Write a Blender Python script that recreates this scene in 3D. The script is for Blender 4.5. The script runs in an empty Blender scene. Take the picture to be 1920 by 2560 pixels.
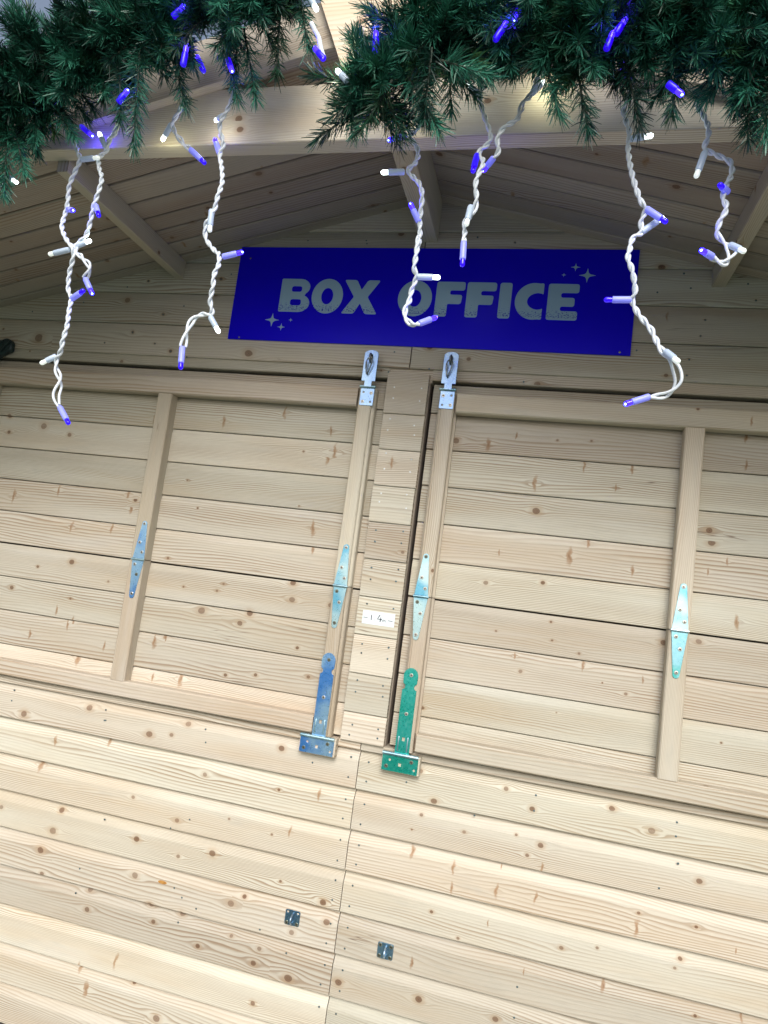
import bpy, bmesh, math, random
import numpy as np
from mathutils import Vector, Matrix
from mathutils.geometry import tessellate_polygon
random.seed(11); rng = np.random.default_rng(5)
SC = bpy.context.scene; COL = SC.collection
R = math.radians

# ---------------------------------------------------------------- camera, sky, sun
cam = bpy.data.cameras.new('camera'); co = bpy.data.objects.new('camera', cam); COL.objects.link(co)
cam.sensor_fit = 'HORIZONTAL'; cam.sensor_width = 36.0; cam.lens = 1672.2/1920*36
cam.clip_start = 0.02; cam.clip_end = 500
CM = [[0.9668451, -0.0995135, 0.2351756], [0.2210303, -0.1351102, -0.9658627], [0.127891, 0.9858206, -0.1086352]]
m4 = Matrix(CM).to_4x4(); m4.translation = (0, -1.85252, 1.5); co.matrix_world = m4
SC.camera = co
SC.render.resolution_x = 768; SC.render.resolution_y = 1024
SUN_EL, SUN_AZ = 36, 168          # overcast midday light coming from in front of the stall
w = bpy.data.worlds.new('World'); SC.world = w; w.use_nodes = True
nt = w.node_tree; nt.nodes.clear()
sky = nt.nodes.new('ShaderNodeTexSky'); sky.sky_type = 'NISHITA'; sky.sun_disc = False
sky.sun_elevation = R(SUN_EL); sky.sun_rotation = R(SUN_AZ); sky.air_density = 1.0; sky.dust_density = 3.0; sky.ozone_density = 1.0
hs = nt.nodes.new('ShaderNodeHueSaturation'); hs.inputs['Saturation'].default_value = 0.7
bg = nt.nodes.new('ShaderNodeBackground'); bg.inputs['Strength'].default_value = 0.145
wo = nt.nodes.new('ShaderNodeOutputWorld')
nt.links.new(sky.outputs[0], hs.inputs['Color']); nt.links.new(hs.outputs[0], bg.inputs['Color']); nt.links.new(bg.outputs[0], wo.inputs['Surface'])
sl = bpy.data.lights.new('sun', 'SUN'); sl.energy = 2.0; sl.angle = R(33); sl.color = (1.0, 0.98, 0.945)
so = bpy.data.objects.new('sun', sl); COL.objects.link(so)
so.rotation_euler = (R(90-SUN_EL), 0, R(180-SUN_AZ)); so.location = (2, -6, 8)
SC.view_settings.view_transform = 'Standard'; SC.view_settings.look = 'None'
SC.view_settings.exposure = 0.20; SC.view_settings.gamma = 1.0; SC.view_settings.use_curve_mapping = False

# ---------------------------------------------------------------- measured data (metres, x / y / z)
STRANDS = [
  ('left', [(-1.1468,-0.6551,2.4687,1.0),(-1.1365,-0.6582,2.4458,1.0),(-1.1156,-0.6668,2.4074,1.0),(-1.0932,-0.6748,2.373,1.0),(-1.0769,-0.6764,2.3436,1.0),(-1.0883,-0.6709,2.3201,1.0),(-1.104,-0.6627,2.2926,1.0),(-1.1035,-0.6584,2.251,1.0),(-1.1019,-0.6617,2.2215,1.0),(-1.0954,-0.6703,2.189,1.0),(-1.0724,-0.6782,2.1576,1.0),(-1.0484,-0.6797,2.1328,1.0),(-1.0487,-0.6741,2.1132,1.0),(-1.0581,-0.6659,2.0853,1.0),(-1.057,-0.6618,2.0501,1.0),(-1.042,-0.6652,2.0277,1.0),(-1.0336,-0.6739,1.9925,1.0),(-1.0249,-0.6817,1.9584,1.0),(-1.0276,-0.683,1.9269,1.0),(-1.033,-0.6773,1.9033,1.0),(-1.0467,-0.6691,1.8903,1.0),(-1.0448,-0.6651,1.8661,1.4),(-1.0266,-0.6686,1.8402,2),(-1.0234,-0.6774,1.8072,2.2),(-1.003,-0.6851,1.781,1.2)],
    [((-1.0739,-0.6764,2.3436),(-1.0284,-0.6753,2.3486),'w',0),((-1.097,-0.6617,2.2352),(-1.0516,-0.6946,2.2126),'b',1),((-1.0582,-0.6782,2.1321),(-1.1112,-0.6757,2.1213),'w',0),((-1.0414,-0.6652,2.0251),(-0.9998,-0.681,2.0395),'b',0),((-1.0478,-0.6691,1.8954),(-1.0762,-0.6795,1.8727),'w',0),((-1.0031,-0.6851,1.781),(-0.9634,-0.6968,1.7434),'b',0)]),
  ('second', [(-1.0028,-0.6745,2.4587,1.0),(-1.0026,-0.6693,2.4183,1.0),(-1.0227,-0.6613,2.4026,1.0),(-1.0296,-0.6573,2.3779,1.0),(-1.0411,-0.6608,2.3591,1.0),(-1.0301,-0.6697,2.3306,1.0),(-1.0105,-0.6779,2.2974,1.0),(-1.0111,-0.6797,2.2638,1.0),(-1.0209,-0.6743,2.235,1.0),(-1.0289,-0.6665,2.202,1.0),(-1.0374,-0.6626,2.1719,1.0),(-1.0533,-0.6662,2.1483,1.0),(-1.0388,-0.6752,2.126,1.3),(-1.0134,-0.6833,2.1087,1.4),(-0.9929,-0.6849,2.0872,1.6),(-1.0042,-0.6794,2.0663,1.2)],
    [((-1.0302,-0.6573,2.3807),(-1.0531,-0.6631,2.4181),'w',1),((-1.0168,-0.6743,2.2376),(-0.997,-0.6807,2.2058),'b',0),((-1.0595,-0.6662,2.1441),(-1.0279,-0.6543,2.167),'w',1),((-1.0042,-0.6794,2.0663),(-0.978,-0.6801,2.0301),'b',1)]),
  ('short', [(-0.8408,-0.6745,2.4866,1.0),(-0.8523,-0.6706,2.4604,1.0),(-0.8705,-0.6639,2.4309,1.0),(-0.86,-0.6611,2.4108,1.5),(-0.8359,-0.6658,2.3849,1.5),(-0.8082,-0.6759,2.3607,1.0)],
    [((-0.8722,-0.6639,2.431),(-0.9037,-0.6439,2.4068),'w',2),((-0.8083,-0.6759,2.3608),(-0.7686,-0.6726,2.3288),'b',0)]),
  ('third', [(-0.7658,-0.6571,2.576,1.0),(-0.7472,-0.6557,2.5596,1.0),(-0.7364,-0.6617,2.5213,1.0),(-0.7324,-0.6708,2.4814,1.0),(-0.7369,-0.6766,2.4451,1.0),(-0.7478,-0.675,2.4256,1.0),(-0.7516,-0.6676,2.4101,1.0),(-0.7426,-0.6603,2.3832,1.0),(-0.7471,-0.659,2.3577,1.0),(-0.7345,-0.6651,2.3268,1.0),(-0.7216,-0.6742,2.2839,1.0),(-0.7234,-0.6799,2.2494,1.0),(-0.7272,-0.6781,2.2199,1.0),(-0.7451,-0.6706,2.1937,1.0),(-0.7443,-0.6634,2.1671,1.0),(-0.722,-0.6623,2.1422,1.0),(-0.7062,-0.6685,2.13,1.0),(-0.6969,-0.6776,2.1027,1.0),(-0.7002,-0.6832,2.0774,1.0),(-0.6996,-0.6813,2.0536,1.0),(-0.7053,-0.6737,2.0274,1.0),(-0.7012,-0.6665,2.0035,1.0),(-0.7247,-0.6656,1.9997,1.0),(-0.7386,-0.6718,1.9851,1.5),(-0.7404,-0.681,1.959,2),(-0.7413,-0.6864,1.9226,1.4)],
    [((-0.7432,-0.6766,2.4348),(-0.7731,-0.6566,2.4395),'w',2),((-0.7486,-0.659,2.3604),(-0.7711,-0.6502,2.4021),'b',1),((-0.7329,-0.6781,2.2225),(-0.7299,-0.6775,2.1728),'w',0),((-0.6973,-0.6685,2.124),(-0.6547,-0.6627,2.1386),'b',1),((-0.7036,-0.6665,1.996),(-0.68,-0.6624,1.964),'w',1),((-0.7423,-0.6864,1.9226),(-0.7314,-0.6969,1.872),'b',0)]),
  ('middle', [(-0.3137,-0.6749,2.4028,1.0),(-0.3216,-0.6729,2.3898,1.0),(-0.3359,-0.6654,2.3811,1.0),(-0.3213,-0.6583,2.3659,1.0),(-0.3152,-0.6575,2.3466,1.0),(-0.3174,-0.6639,2.325,1.0),(-0.3267,-0.6731,2.302,1.0),(-0.3015,-0.6785,2.2738,1.0),(-0.2923,-0.6765,2.2511,1.0),(-0.2929,-0.6689,2.2273,1.0),(-0.2933,-0.6619,2.2028,1.0),(-0.2899,-0.6612,2.1746,1.0),(-0.2896,-0.6678,2.145,1.0),(-0.2888,-0.6769,2.1621,1.0),(-0.287,-0.6822,2.1266,1.0),(-0.2885,-0.68,2.0999,1.0),(-0.2837,-0.6724,2.0863,1.0),(-0.2916,-0.6655,2.0607,1.0),(-0.293,-0.6649,2.0423,1.0),(-0.2971,-0.6716,2.0207,1.2),(-0.2903,-0.6807,1.9986,1.2),(-0.2753,-0.6859,1.9856,1.2),(-0.2643,-0.6835,1.9892,1.0)],
    [((-0.3409,-0.6654,2.3837),(-0.3806,-0.6632,2.3758),'b',1),((-0.3335,-0.6731,2.3007),(-0.3797,-0.6779,2.2975),'w',1),((-0.2947,-0.6619,2.2028),(-0.3152,-0.6732,2.2363),'b',1),((-0.2828,-0.6724,2.0862),(-0.2395,-0.6636,2.09),'w',1),((-0.2643,-0.6835,1.9892),(-0.2367,-0.6635,2.0115),'b',2)]),
  ('centre', [(-0.1989,-0.6742,2.4761,1.0),(-0.204,-0.6746,2.4541,1.0),(-0.1942,-0.6684,2.4222,1.0),(-0.1771,-0.6609,2.3836,1.0),(-0.1798,-0.6584,2.3662,1.0),(-0.1947,-0.6635,2.3438,1.0),(-0.1822,-0.673,2.3178,1.0),(-0.1872,-0.6803,2.2894,1.0),(-0.1911,-0.6805,2.2659,1.0),(-0.1867,-0.6742,2.2418,1.0),(-0.1913,-0.6668,2.2184,1.5),(-0.2041,-0.6645,2.2011,1.3),(-0.202,-0.6697,2.1794,1.0),(-0.1999,-0.6791,2.1509,1.0)],
    [((-0.2055,-0.6746,2.4557),(-0.2345,-0.6655,2.4891),'w',1),((-0.1979,-0.6635,2.3401),(-0.1993,-0.6803,2.292),'b',0),((-0.1961,-0.6742,2.2279),(-0.1981,-0.6875,2.1806),'w',0),((-0.2003,-0.6791,2.1546),(-0.1971,-0.6816,2.103),'b',0)]),
  ('branch', [(-0.1034,-0.675,2.5618,1.0),(-0.0992,-0.6716,2.5282,1.0),(-0.0928,-0.664,2.5124,1.0),(-0.101,-0.6589,2.4954,1.0),(-0.108,-0.6608,2.4651,1.0),(-0.1211,-0.6693,2.4374,1.5),(-0.1277,-0.6786,2.3995,1.0),(-0.1493,-0.6826,2.3808,1.0),(-0.1603,-0.679,2.3602,1.0),(-0.1565,-0.6715,2.3418,1.0),(-0.1642,-0.6665,2.329,1.0)],
    [((-0.108,-0.6608,2.4651),(-0.088,-0.6408,2.5062),'w',2),((-0.1644,-0.6665,2.3313),(-0.1799,-0.6503,2.3214),'b',2)]),
  ('right', [(0.0715,-0.6735,2.4781,1.0),(0.0711,-0.6666,2.4443,1.0),(0.0637,-0.6589,2.4228,1.0),(0.0776,-0.6565,2.3823,1.0),(0.0779,-0.6617,2.3464,1.0),(0.0843,-0.6708,2.3036,1.0),(0.0947,-0.6774,2.2633,1.0),(0.1071,-0.6767,2.2326,1.0),(0.1168,-0.6698,2.2213,1.0),(0.1117,-0.6621,2.2017,1.0),(0.1143,-0.6599,2.1831,1.0),(0.1002,-0.6652,2.169,1.0),(0.0958,-0.6743,2.1377,1.0),(0.0943,-0.6808,2.1223,1.0),(0.1042,-0.68,2.097,1.0),(0.1116,-0.673,2.0664,1.0),(0.1087,-0.6653,2.0527,1.0),(0.1218,-0.6633,2.0283,1.0),(0.1423,-0.6687,2.0013,1.2),(0.1566,-0.6778,1.9688,1.0),(0.167,-0.6842,1.9503,1.3),(0.1845,-0.6833,1.9311,2),(0.1933,-0.6762,1.9055,2.4),(0.1796,-0.6686,1.8847,1.5),(0.1525,-0.6667,1.8783,1.0)],
    [((0.0672,-0.6735,2.4713),(0.0466,-0.6832,2.51),'b',1),((0.0804,-0.6617,2.3646),(0.1182,-0.6704,2.3637),'w',1),((0.1166,-0.6698,2.2235),(0.1542,-0.6766,2.1922),'b',0),((0.1135,-0.6599,2.1831),(0.1508,-0.6487,2.2197),'w',1),((0.1078,-0.6653,2.054),(0.0608,-0.6668,2.0521),'b',0),((0.1678,-0.6842,1.9545),(0.1874,-0.7078,1.9272),'w',0),((0.1524,-0.6667,1.8796),(0.1105,-0.6715,1.8611),'b',1)]),
  ('far', [(0.1877,-0.664,2.4268,1.0),(0.2061,-0.6729,2.3832,1.0),(0.21,-0.6763,2.3539,1.0),(0.2058,-0.6723,2.3349,1.0),(0.2291,-0.6643,2.3257,1.0),(0.2518,-0.659,2.3165,1.0),(0.2558,-0.6609,2.2931,1.0),(0.2469,-0.6691,2.2661,1.0),(0.241,-0.6779,2.239,1.0),(0.2472,-0.6812,2.2155,1.0),(0.2388,-0.6771,2.1926,1.0),(0.2381,-0.6691,2.1759,1.0),(0.2515,-0.6639,2.1618,1.2),(0.2588,-0.666,2.1552,2.5),(0.2634,-0.6742,2.136,2.5),(0.2499,-0.683,2.1145,1.3),(0.2285,-0.6862,2.123,1.0)],
    [((0.207,-0.6723,2.3282),(0.1949,-0.675,2.2771),'w',0),((0.2496,-0.6691,2.2531),(0.2285,-0.7013,2.2472),'b',0),((0.2604,-0.666,2.1574),(0.2788,-0.6921,2.1307),'w',0),((0.2303,-0.6862,2.1242),(0.2095,-0.7059,2.1242),'b',2)]),
  ('edge', [(-1.3024,-0.6726,2.3008,1.0),(-1.2944,-0.667,2.3129,1.0),(-1.2837,-0.6617,2.3202,1.0),(-1.2914,-0.6626,2.2958,1.0),(-1.2901,-0.6707,2.2678,1.0)],
    [((-1.2838,-0.6617,2.3208),(-1.2497,-0.6573,2.3042),'w',1)]),
]
GARLAND_BULBS = [((-0.7703,-0.8,2.4462),(-0.7697,-0.8,2.4882),'b',2),((-0.4794,-0.8,2.442),(-0.4945,-0.8,2.4584),'b',2),((-0.3822,-0.8,2.4494),(-0.3865,-0.8,2.4912),'b',2),((-0.4281,-0.8,2.3948),(-0.4513,-0.8,2.4183),'w',2),((-0.1687,-0.8,2.4568),(-0.151,-0.8,2.4922),'b',2),((-0.8126,-0.8,2.5541),(-0.7998,-0.8,2.5681),'b',1),((-1.1337,-0.63,2.4612),(-1.0958,-0.63,2.4337),'b',2),((0.0192,-0.8,2.4262),(0.026,-0.8,2.4532),'b',2),((0.12,-0.8,2.3596),(0.1368,-0.8,2.3444),'b',2),((-0.714,-0.74,2.5092),(-0.7023,-0.74,2.4855),'b',1),((-0.9005,-0.8,2.3742),(-0.8945,-0.8,2.3838),'b',1),((-0.3956,-0.66,2.4477),(-0.3739,-0.66,2.429),'w',2),((-0.1312,-0.8,2.5224),(-0.1353,-0.8,2.505),'b',1),((0.0316,-0.8,2.4528),(0.0457,-0.8,2.4814),'b',1),((-0.5258,-0.8,2.5713),(-0.5186,-0.8,2.5601),'w',1),((-0.764,-0.74,2.4841),(-0.7863,-0.74,2.5218),'b',2)]
GARLAND_CORD = [(-0.5155,-0.8,2.5177),(-0.5065,-0.8,2.5027),(-0.4957,-0.8,2.4854),(-0.4876,-0.8,2.4612),(-0.4797,-0.8,2.4443)]
GARLAND_LEFT = [(-2.1,-0.74,2.2),(-1.5111,-0.74,2.3298),(-1.3704,-0.74,2.3931),(-1.1953,-0.74,2.4666),(-1.046,-0.74,2.5287),(-0.8997,-0.74,2.5743),(-0.7746,-0.74,2.6012),(-0.6711,-0.74,2.6241),(-0.6098,-0.74,2.6767)]
GARLAND_RIGHT = [(-0.4252,-0.74,2.3759),(-0.3843,-0.74,2.4234),(-0.3287,-0.74,2.4737),(-0.2661,-0.74,2.5229),(-0.1998,-0.74,2.5628),(-0.1004,-0.74,2.5465),(0.0074,-0.74,2.5066),(0.107,-0.74,2.5068),(0.2046,-0.74,2.4807),(0.2992,-0.74,2.4339),(0.3999,-0.74,2.4063),(1.0,-0.74,2.25)]
KNOTS = [(-0.957,1.026,0.0088),(-1.075,0.976,0.0105),(-0.658,1.009,0.0096),(-1.003,0.986,0.0067),(-0.878,0.896,0.0072),(-0.649,0.897,0.0047),(-1.094,0.791,0.006),(-0.943,0.755,0.0073),(-1.326,0.708,0.0094),(-1.061,0.679,0.0096),(-1.341,0.645,0.011),(-0.922,0.66,0.0064),(-0.819,0.69,0.0105),(-1.371,0.583,0.011),(-1.047,0.581,0.0102),(-0.742,0.572,0.0102),(-0.607,0.661,0.0046),(-0.48,0.634,0.0096),(-0.463,0.587,0.0096),(-0.556,0.539,0.0078),(-1.19,0.509,0.009),(-1.353,0.519,0.007),(-0.988,0.513,0.0079),(-1.183,0.456,0.0082),(-0.967,0.472,0.0072),(-0.887,0.511,0.0091),(-0.821,0.441,0.0076),(-0.652,0.437,0.0086),(-0.641,0.477,0.0066),(-0.549,0.424,0.0109),(-0.728,0.489,0.0054),(-0.638,0.338,0.0072),(-0.912,0.228,0.0111),(-1.003,0.297,0.0057),(-0.41,0.448,0.0093),(-0.531,0.906,-0.0079),(-0.601,0.793,-0.0066),(-0.784,0.791,0.0041),(-0.651,0.776,0.0041),(-1.534,0.676,0.0074),(-1.386,0.902,-0.0073),(-1.208,0.934,-0.0077),(-1.428,0.826,-0.0113),(-1.144,0.246,-0.0102),(-1.064,0.341,-0.0101),(-1.178,0.297,-0.0074),(-0.258,1.02,0.0068),(-0.03,1.018,0.007),(0.04,0.981,0.0075),(0.233,1.02,0.0076),(0.33,0.986,0.009),(-0.214,0.951,0.0085),(-0.126,0.89,0.0047),(0.07,0.897,0.0079),(0.039,0.866,0.0052),(0.446,0.892,0.0077),(-0.243,0.91,0.005),(-0.263,0.868,0.0031),(0.007,0.91,0.004),(0.077,0.844,-0.0057),(-0.256,0.813,-0.0086),(-0.143,0.796,-0.0083),(-0.143,0.747,-0.0071),(-0.022,0.825,-0.0034),(-0.028,0.764,-0.0081),(0.07,0.769,-0.0067),(0.313,0.753,-0.009),(0.315,0.789,0.0042),(0.143,0.667,0.0055),(-0.187,0.677,0.0048),(-0.04,0.682,-0.0041),(0.418,0.707,0.0061),(0.248,0.604,-0.0074),(0.227,0.687,0.0042),(0.406,0.684,0.004),(-0.194,0.461,0.0094),(0.002,0.464,0.0078),(0.06,0.59,-0.0039),(0.458,0.59,0.004),(0.536,0.754,-0.0034),(0.558,0.611,-0.0049),(0.447,0.787,0.0046),(-0.222,0.543,-0.0072),(-0.028,1.755,0.011),(0.412,1.748,0.0088),(-0.143,1.543,0.0068),(0.009,1.562,0.0065),(0.117,1.682,-0.007),(0.07,1.642,-0.0107),(0.233,1.622,-0.0068),(-0.116,1.63,-0.0044),(-0.04,1.831,-0.0098),(0.087,1.897,-0.006),(0.21,1.891,-0.0058),(0.174,1.838,-0.0053),(0.324,1.447,0.0082),(0.407,1.462,0.0075),(-0.025,1.32,0.006),(0.133,1.361,-0.0081),(0.244,1.304,0.005),(0.12,1.389,0.0041),(0.04,1.461,0.0036),(-0.101,1.417,0.0031),(0.077,1.229,0.0023),(0.184,1.323,0.0023),(-0.044,1.359,-0.0048),(0.281,1.346,-0.0044),(0.476,1.222,0.0031),(-0.38,1.607,0.0053),(-0.357,1.413,0.0045),(-0.178,1.928,-0.0077),(0.46,1.673,-0.0048),(0.416,1.641,-0.0044),(-0.445,1.859,-0.0082),(-1.451,1.446,0.01),(-1.574,1.417,0.0051),(-1.433,1.332,0.0041),(-1.475,1.29,-0.0075),(-1.656,1.339,0.0078),(-0.976,1.355,0.012),(-0.821,1.368,0.0102),(-0.847,1.335,0.0087),(-0.7,1.474,0.0099),(-0.695,1.425,0.0092),(-0.662,1.64,-0.0114),(-0.647,1.856,-0.0114),(-1.048,1.418,0.0038),(-0.918,1.443,0.0044),(-0.936,1.42,0.0045),(-1.283,1.204,-0.0072),(-1.368,1.154,-0.0114),(-1.117,1.244,-0.0108),(-1.084,1.259,-0.0091),(-0.658,1.29,0.0056),(-0.868,1.18,0.0058),(-0.774,1.195,0.0057),(-0.613,1.214,0.0055),(-1.29,1.68,-0.0099),(-1.262,1.666,0.0073),(-1.475,1.557,-0.0084),(-1.33,1.569,-0.0082),(-1.29,1.017,0.0103),(-1.514,0.961,0.0116),(-0.653,1.579,-0.0071),(-1.116,1.498,0.0047),(-1.009,1.147,-0.0119),(-1.102,1.136,-0.0061),(-1.411,1.263,-0.0074),(-1.558,1.202,-0.0076),(-1.043,1.662,0.0038),(-1.093,1.745,0.0039),(-0.715,1.701,0.0029),(-0.577,1.424,0.0069),(-1.549,1.671,-0.0086),(-1.717,1.636,-0.0107),(-1.724,2.178,0.0166),(-0.948,2.159,0.0132),(-1.218,2.154,0.0075),(-1.368,2.212,0.0068),(-1.268,2.277,0.0067),(-1.409,2.321,0.0104),(-1.082,2.401,0.0065),(-1.343,2.389,0.0052),(-1.07,2.512,0.0098),(-1.65,1.879,0.0125),(-1.794,1.905,0.0082),(-1.782,1.849,0.0073),(-1.546,1.857,0.0079),(-1.245,1.93,-0.0074),(-0.803,1.982,-0.0089),(-1.0,1.94,-0.0093),(-0.627,1.871,-0.0128),(-0.648,1.936,-0.0071),(-1.281,2.177,0.0033),(-1.466,2.172,0.0035),(-0.902,2.057,0.0038),(-1.874,2.204,0.0048),(-0.261,2.173,0.0067),(0.359,2.312,0.0029),(0.351,2.266,0.0029),(0.327,2.201,0.0029),(0.325,2.156,0.0028),(0.48,2.371,0.0028),(-0.167,2.53,0.0033),(0.009,1.957,0.0036),(0.099,1.962,0.0036),(-0.178,1.93,-0.009),(0.086,1.886,-0.006),(0.21,1.9,-0.0058),(0.483,2.0,-0.0065),(0.487,1.927,-0.0065),(-0.104,1.961,-0.005),(0.273,2.153,0.0058),(0.264,2.319,-0.0059),(-0.141,2.153,0.0045),(-0.435,2.566,0.0056)]
NAILS = [(-0.898,1.021),(-0.891,0.985),(-1.226,0.991),(-0.454,1.023),(-0.562,0.988),(-0.455,0.969),(-0.454,0.91),(-0.455,0.859),(-0.454,0.803),(-0.455,0.749),(-0.453,0.698),(-0.455,0.647),(-0.451,0.587),(-0.456,0.536),(-0.452,0.482),(-0.457,0.432),(-0.453,0.377),(-0.403,1.018),(-0.403,0.967),(-0.4,0.907),(-0.404,0.854),(-0.401,0.8),(-0.402,0.75),(-0.404,0.695),(-0.406,0.642),(-0.403,0.588),(-0.404,0.535),(-0.402,0.481),(-0.403,0.429),(-0.405,0.372),(-1.229,0.492),(-0.891,0.555),(-0.843,0.536),(-0.647,0.526),(-0.891,0.488),(-0.563,0.485),(-1.229,0.561),(-0.919,0.575),(-0.904,0.766),(-1.175,0.712),(-0.959,0.731),(-0.293,0.986),(0.046,1.017),(0.045,0.978),(0.386,1.018),(0.386,0.985),(-0.104,0.937),(0.357,0.857),(0.047,0.552),(0.047,0.48),(0.396,0.923),(-1.565,1.027),(-1.567,0.994),(-1.232,1.021),(-1.231,0.99),(-0.482,2.185),(-0.372,2.139),(-0.492,2.123),(0.297,2.443),(0.317,2.401),(0.458,2.416),(0.233,2.387),(0.48,2.37),(-0.166,2.529),(-0.277,2.546),(0.36,2.312),(0.351,2.267),(0.328,2.2),(0.325,2.156),(0.193,2.22),(-0.099,2.115),(-1.368,2.212),(-1.279,2.177),(-1.218,2.154),(-1.198,2.307),(-1.268,2.276),(-1.418,2.367),(-1.343,2.389),(-1.082,2.401),(-1.049,2.418),(-0.806,2.533),(-0.616,2.534),(-0.613,2.524),(-1.466,2.172),(-1.158,2.138),(-1.77,2.271),(-1.574,2.309)]
CENTRE_NAILS = [(-0.464,1.621),(-0.387,1.624),(-0.463,1.546),(-0.386,1.55),(-0.462,1.513),(-0.388,1.516),(-0.463,1.444),(-0.386,1.44),(-0.462,1.332),(-0.385,1.333),(-0.461,1.307),(-0.386,1.332),(-0.461,1.307),(-0.385,1.302),(-0.462,1.232),(-0.388,1.228),(-0.463,1.2),(-0.385,1.199),(-0.46,1.111),(-0.386,1.111),(-0.465,1.083),(-0.385,1.087),(-0.466,2.075),(-0.385,2.076),(-0.465,2.042),(-0.386,2.038),(-0.466,1.98),(-0.393,1.965),(-0.469,1.946),(-0.389,1.937),(-0.388,1.865),(-0.464,1.76),(-0.466,1.735),(-0.465,1.653),(-0.463,1.62),(-0.464,1.546),(-0.462,1.513),(-0.463,1.444),(-0.465,1.878),(-0.388,1.865),(-0.464,1.832),(-0.388,1.829),(-0.389,1.763),(-0.386,1.724),(-0.386,1.658),(-0.387,1.624),(-0.386,1.55),(-0.389,1.516)]
EXTRA_L = [((-0.8735,-0.8,2.4918),(-0.8466,-0.8,2.2806),0.02),((-0.9389,-0.78,2.523),(-0.8888,-0.8,2.3372),0.02),((-1.2213,-0.74,2.3966),(-1.1709,-0.76,2.2104),0.02),((-1.2594,-0.74,2.3792),(-1.1995,-0.76,2.2244),0.02),((-1.1939,-0.74,2.3673),(-1.1421,-0.75,2.2663),0.02),((-0.7022,-0.72,2.5958),(-0.6496,-0.72,2.4362),0.02),((-0.7449,-0.72,2.5809),(-0.6888,-0.72,2.4337),0.02),((-0.6147,-0.74,2.5971),(-0.6026,-0.74,2.4652),0.02),((-0.5782,-0.74,2.6381),(-0.5415,-0.74,2.5173),0.0),((-0.8301,-0.76,2.5152),(-0.7758,-0.76,2.3889),0.0),((-1.1277,-0.74,2.4395),(-1.0384,-0.74,2.3479),0.0),((-1.1794,-0.74,2.3949),(-1.1259,-0.74,2.314),0.0)]
EXTRA_R = [((-0.3835,-0.76,2.395),(-0.4858,-0.76,2.3142),0.0),((-0.3863,-0.78,2.395),(-0.5122,-0.78,2.4305),0.0),((-0.4061,-0.78,2.3721),(-0.4559,-0.78,2.3424),0.0),((-0.3153,-0.8,2.3981),(-0.2444,-0.8,2.2879),0.0),((-0.261,-0.8,2.4258),(-0.1658,-0.8,2.3894),0.0),((-0.368,-0.76,2.3942),(-0.319,-0.76,2.3084),0.0),((-0.0931,-0.76,2.4726),(-0.0459,-0.76,2.3401),0.0),((-0.029,-0.76,2.4452),(0.0036,-0.76,2.3083),0.0),((-0.073,-0.76,2.479),(-0.1109,-0.76,2.4428),0.0),((0.0497,-0.76,2.4551),(0.0873,-0.76,2.3125),0.0),((0.1409,-0.76,2.4341),(0.1361,-0.76,2.3323),0.0),((0.2535,-0.76,2.3981),(0.2546,-0.76,2.2851),0.0),((0.2777,-0.76,2.3896),(0.2811,-0.76,2.2842),0.0),((-0.1458,-0.76,2.5078),(-0.1918,-0.76,2.4716),0.0),((-0.273,-0.82,2.4321),(-0.2704,-0.82,2.2963),0.0),((-0.3438,-0.8,2.392),(-0.3899,-0.8,2.2932),0.0)]

AX, AZ, SLOPE = -0.4185, 2.6645, 0.258
P = 0.1065
def roofz(x): return AZ - SLOPE*abs(x-AX)

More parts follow.
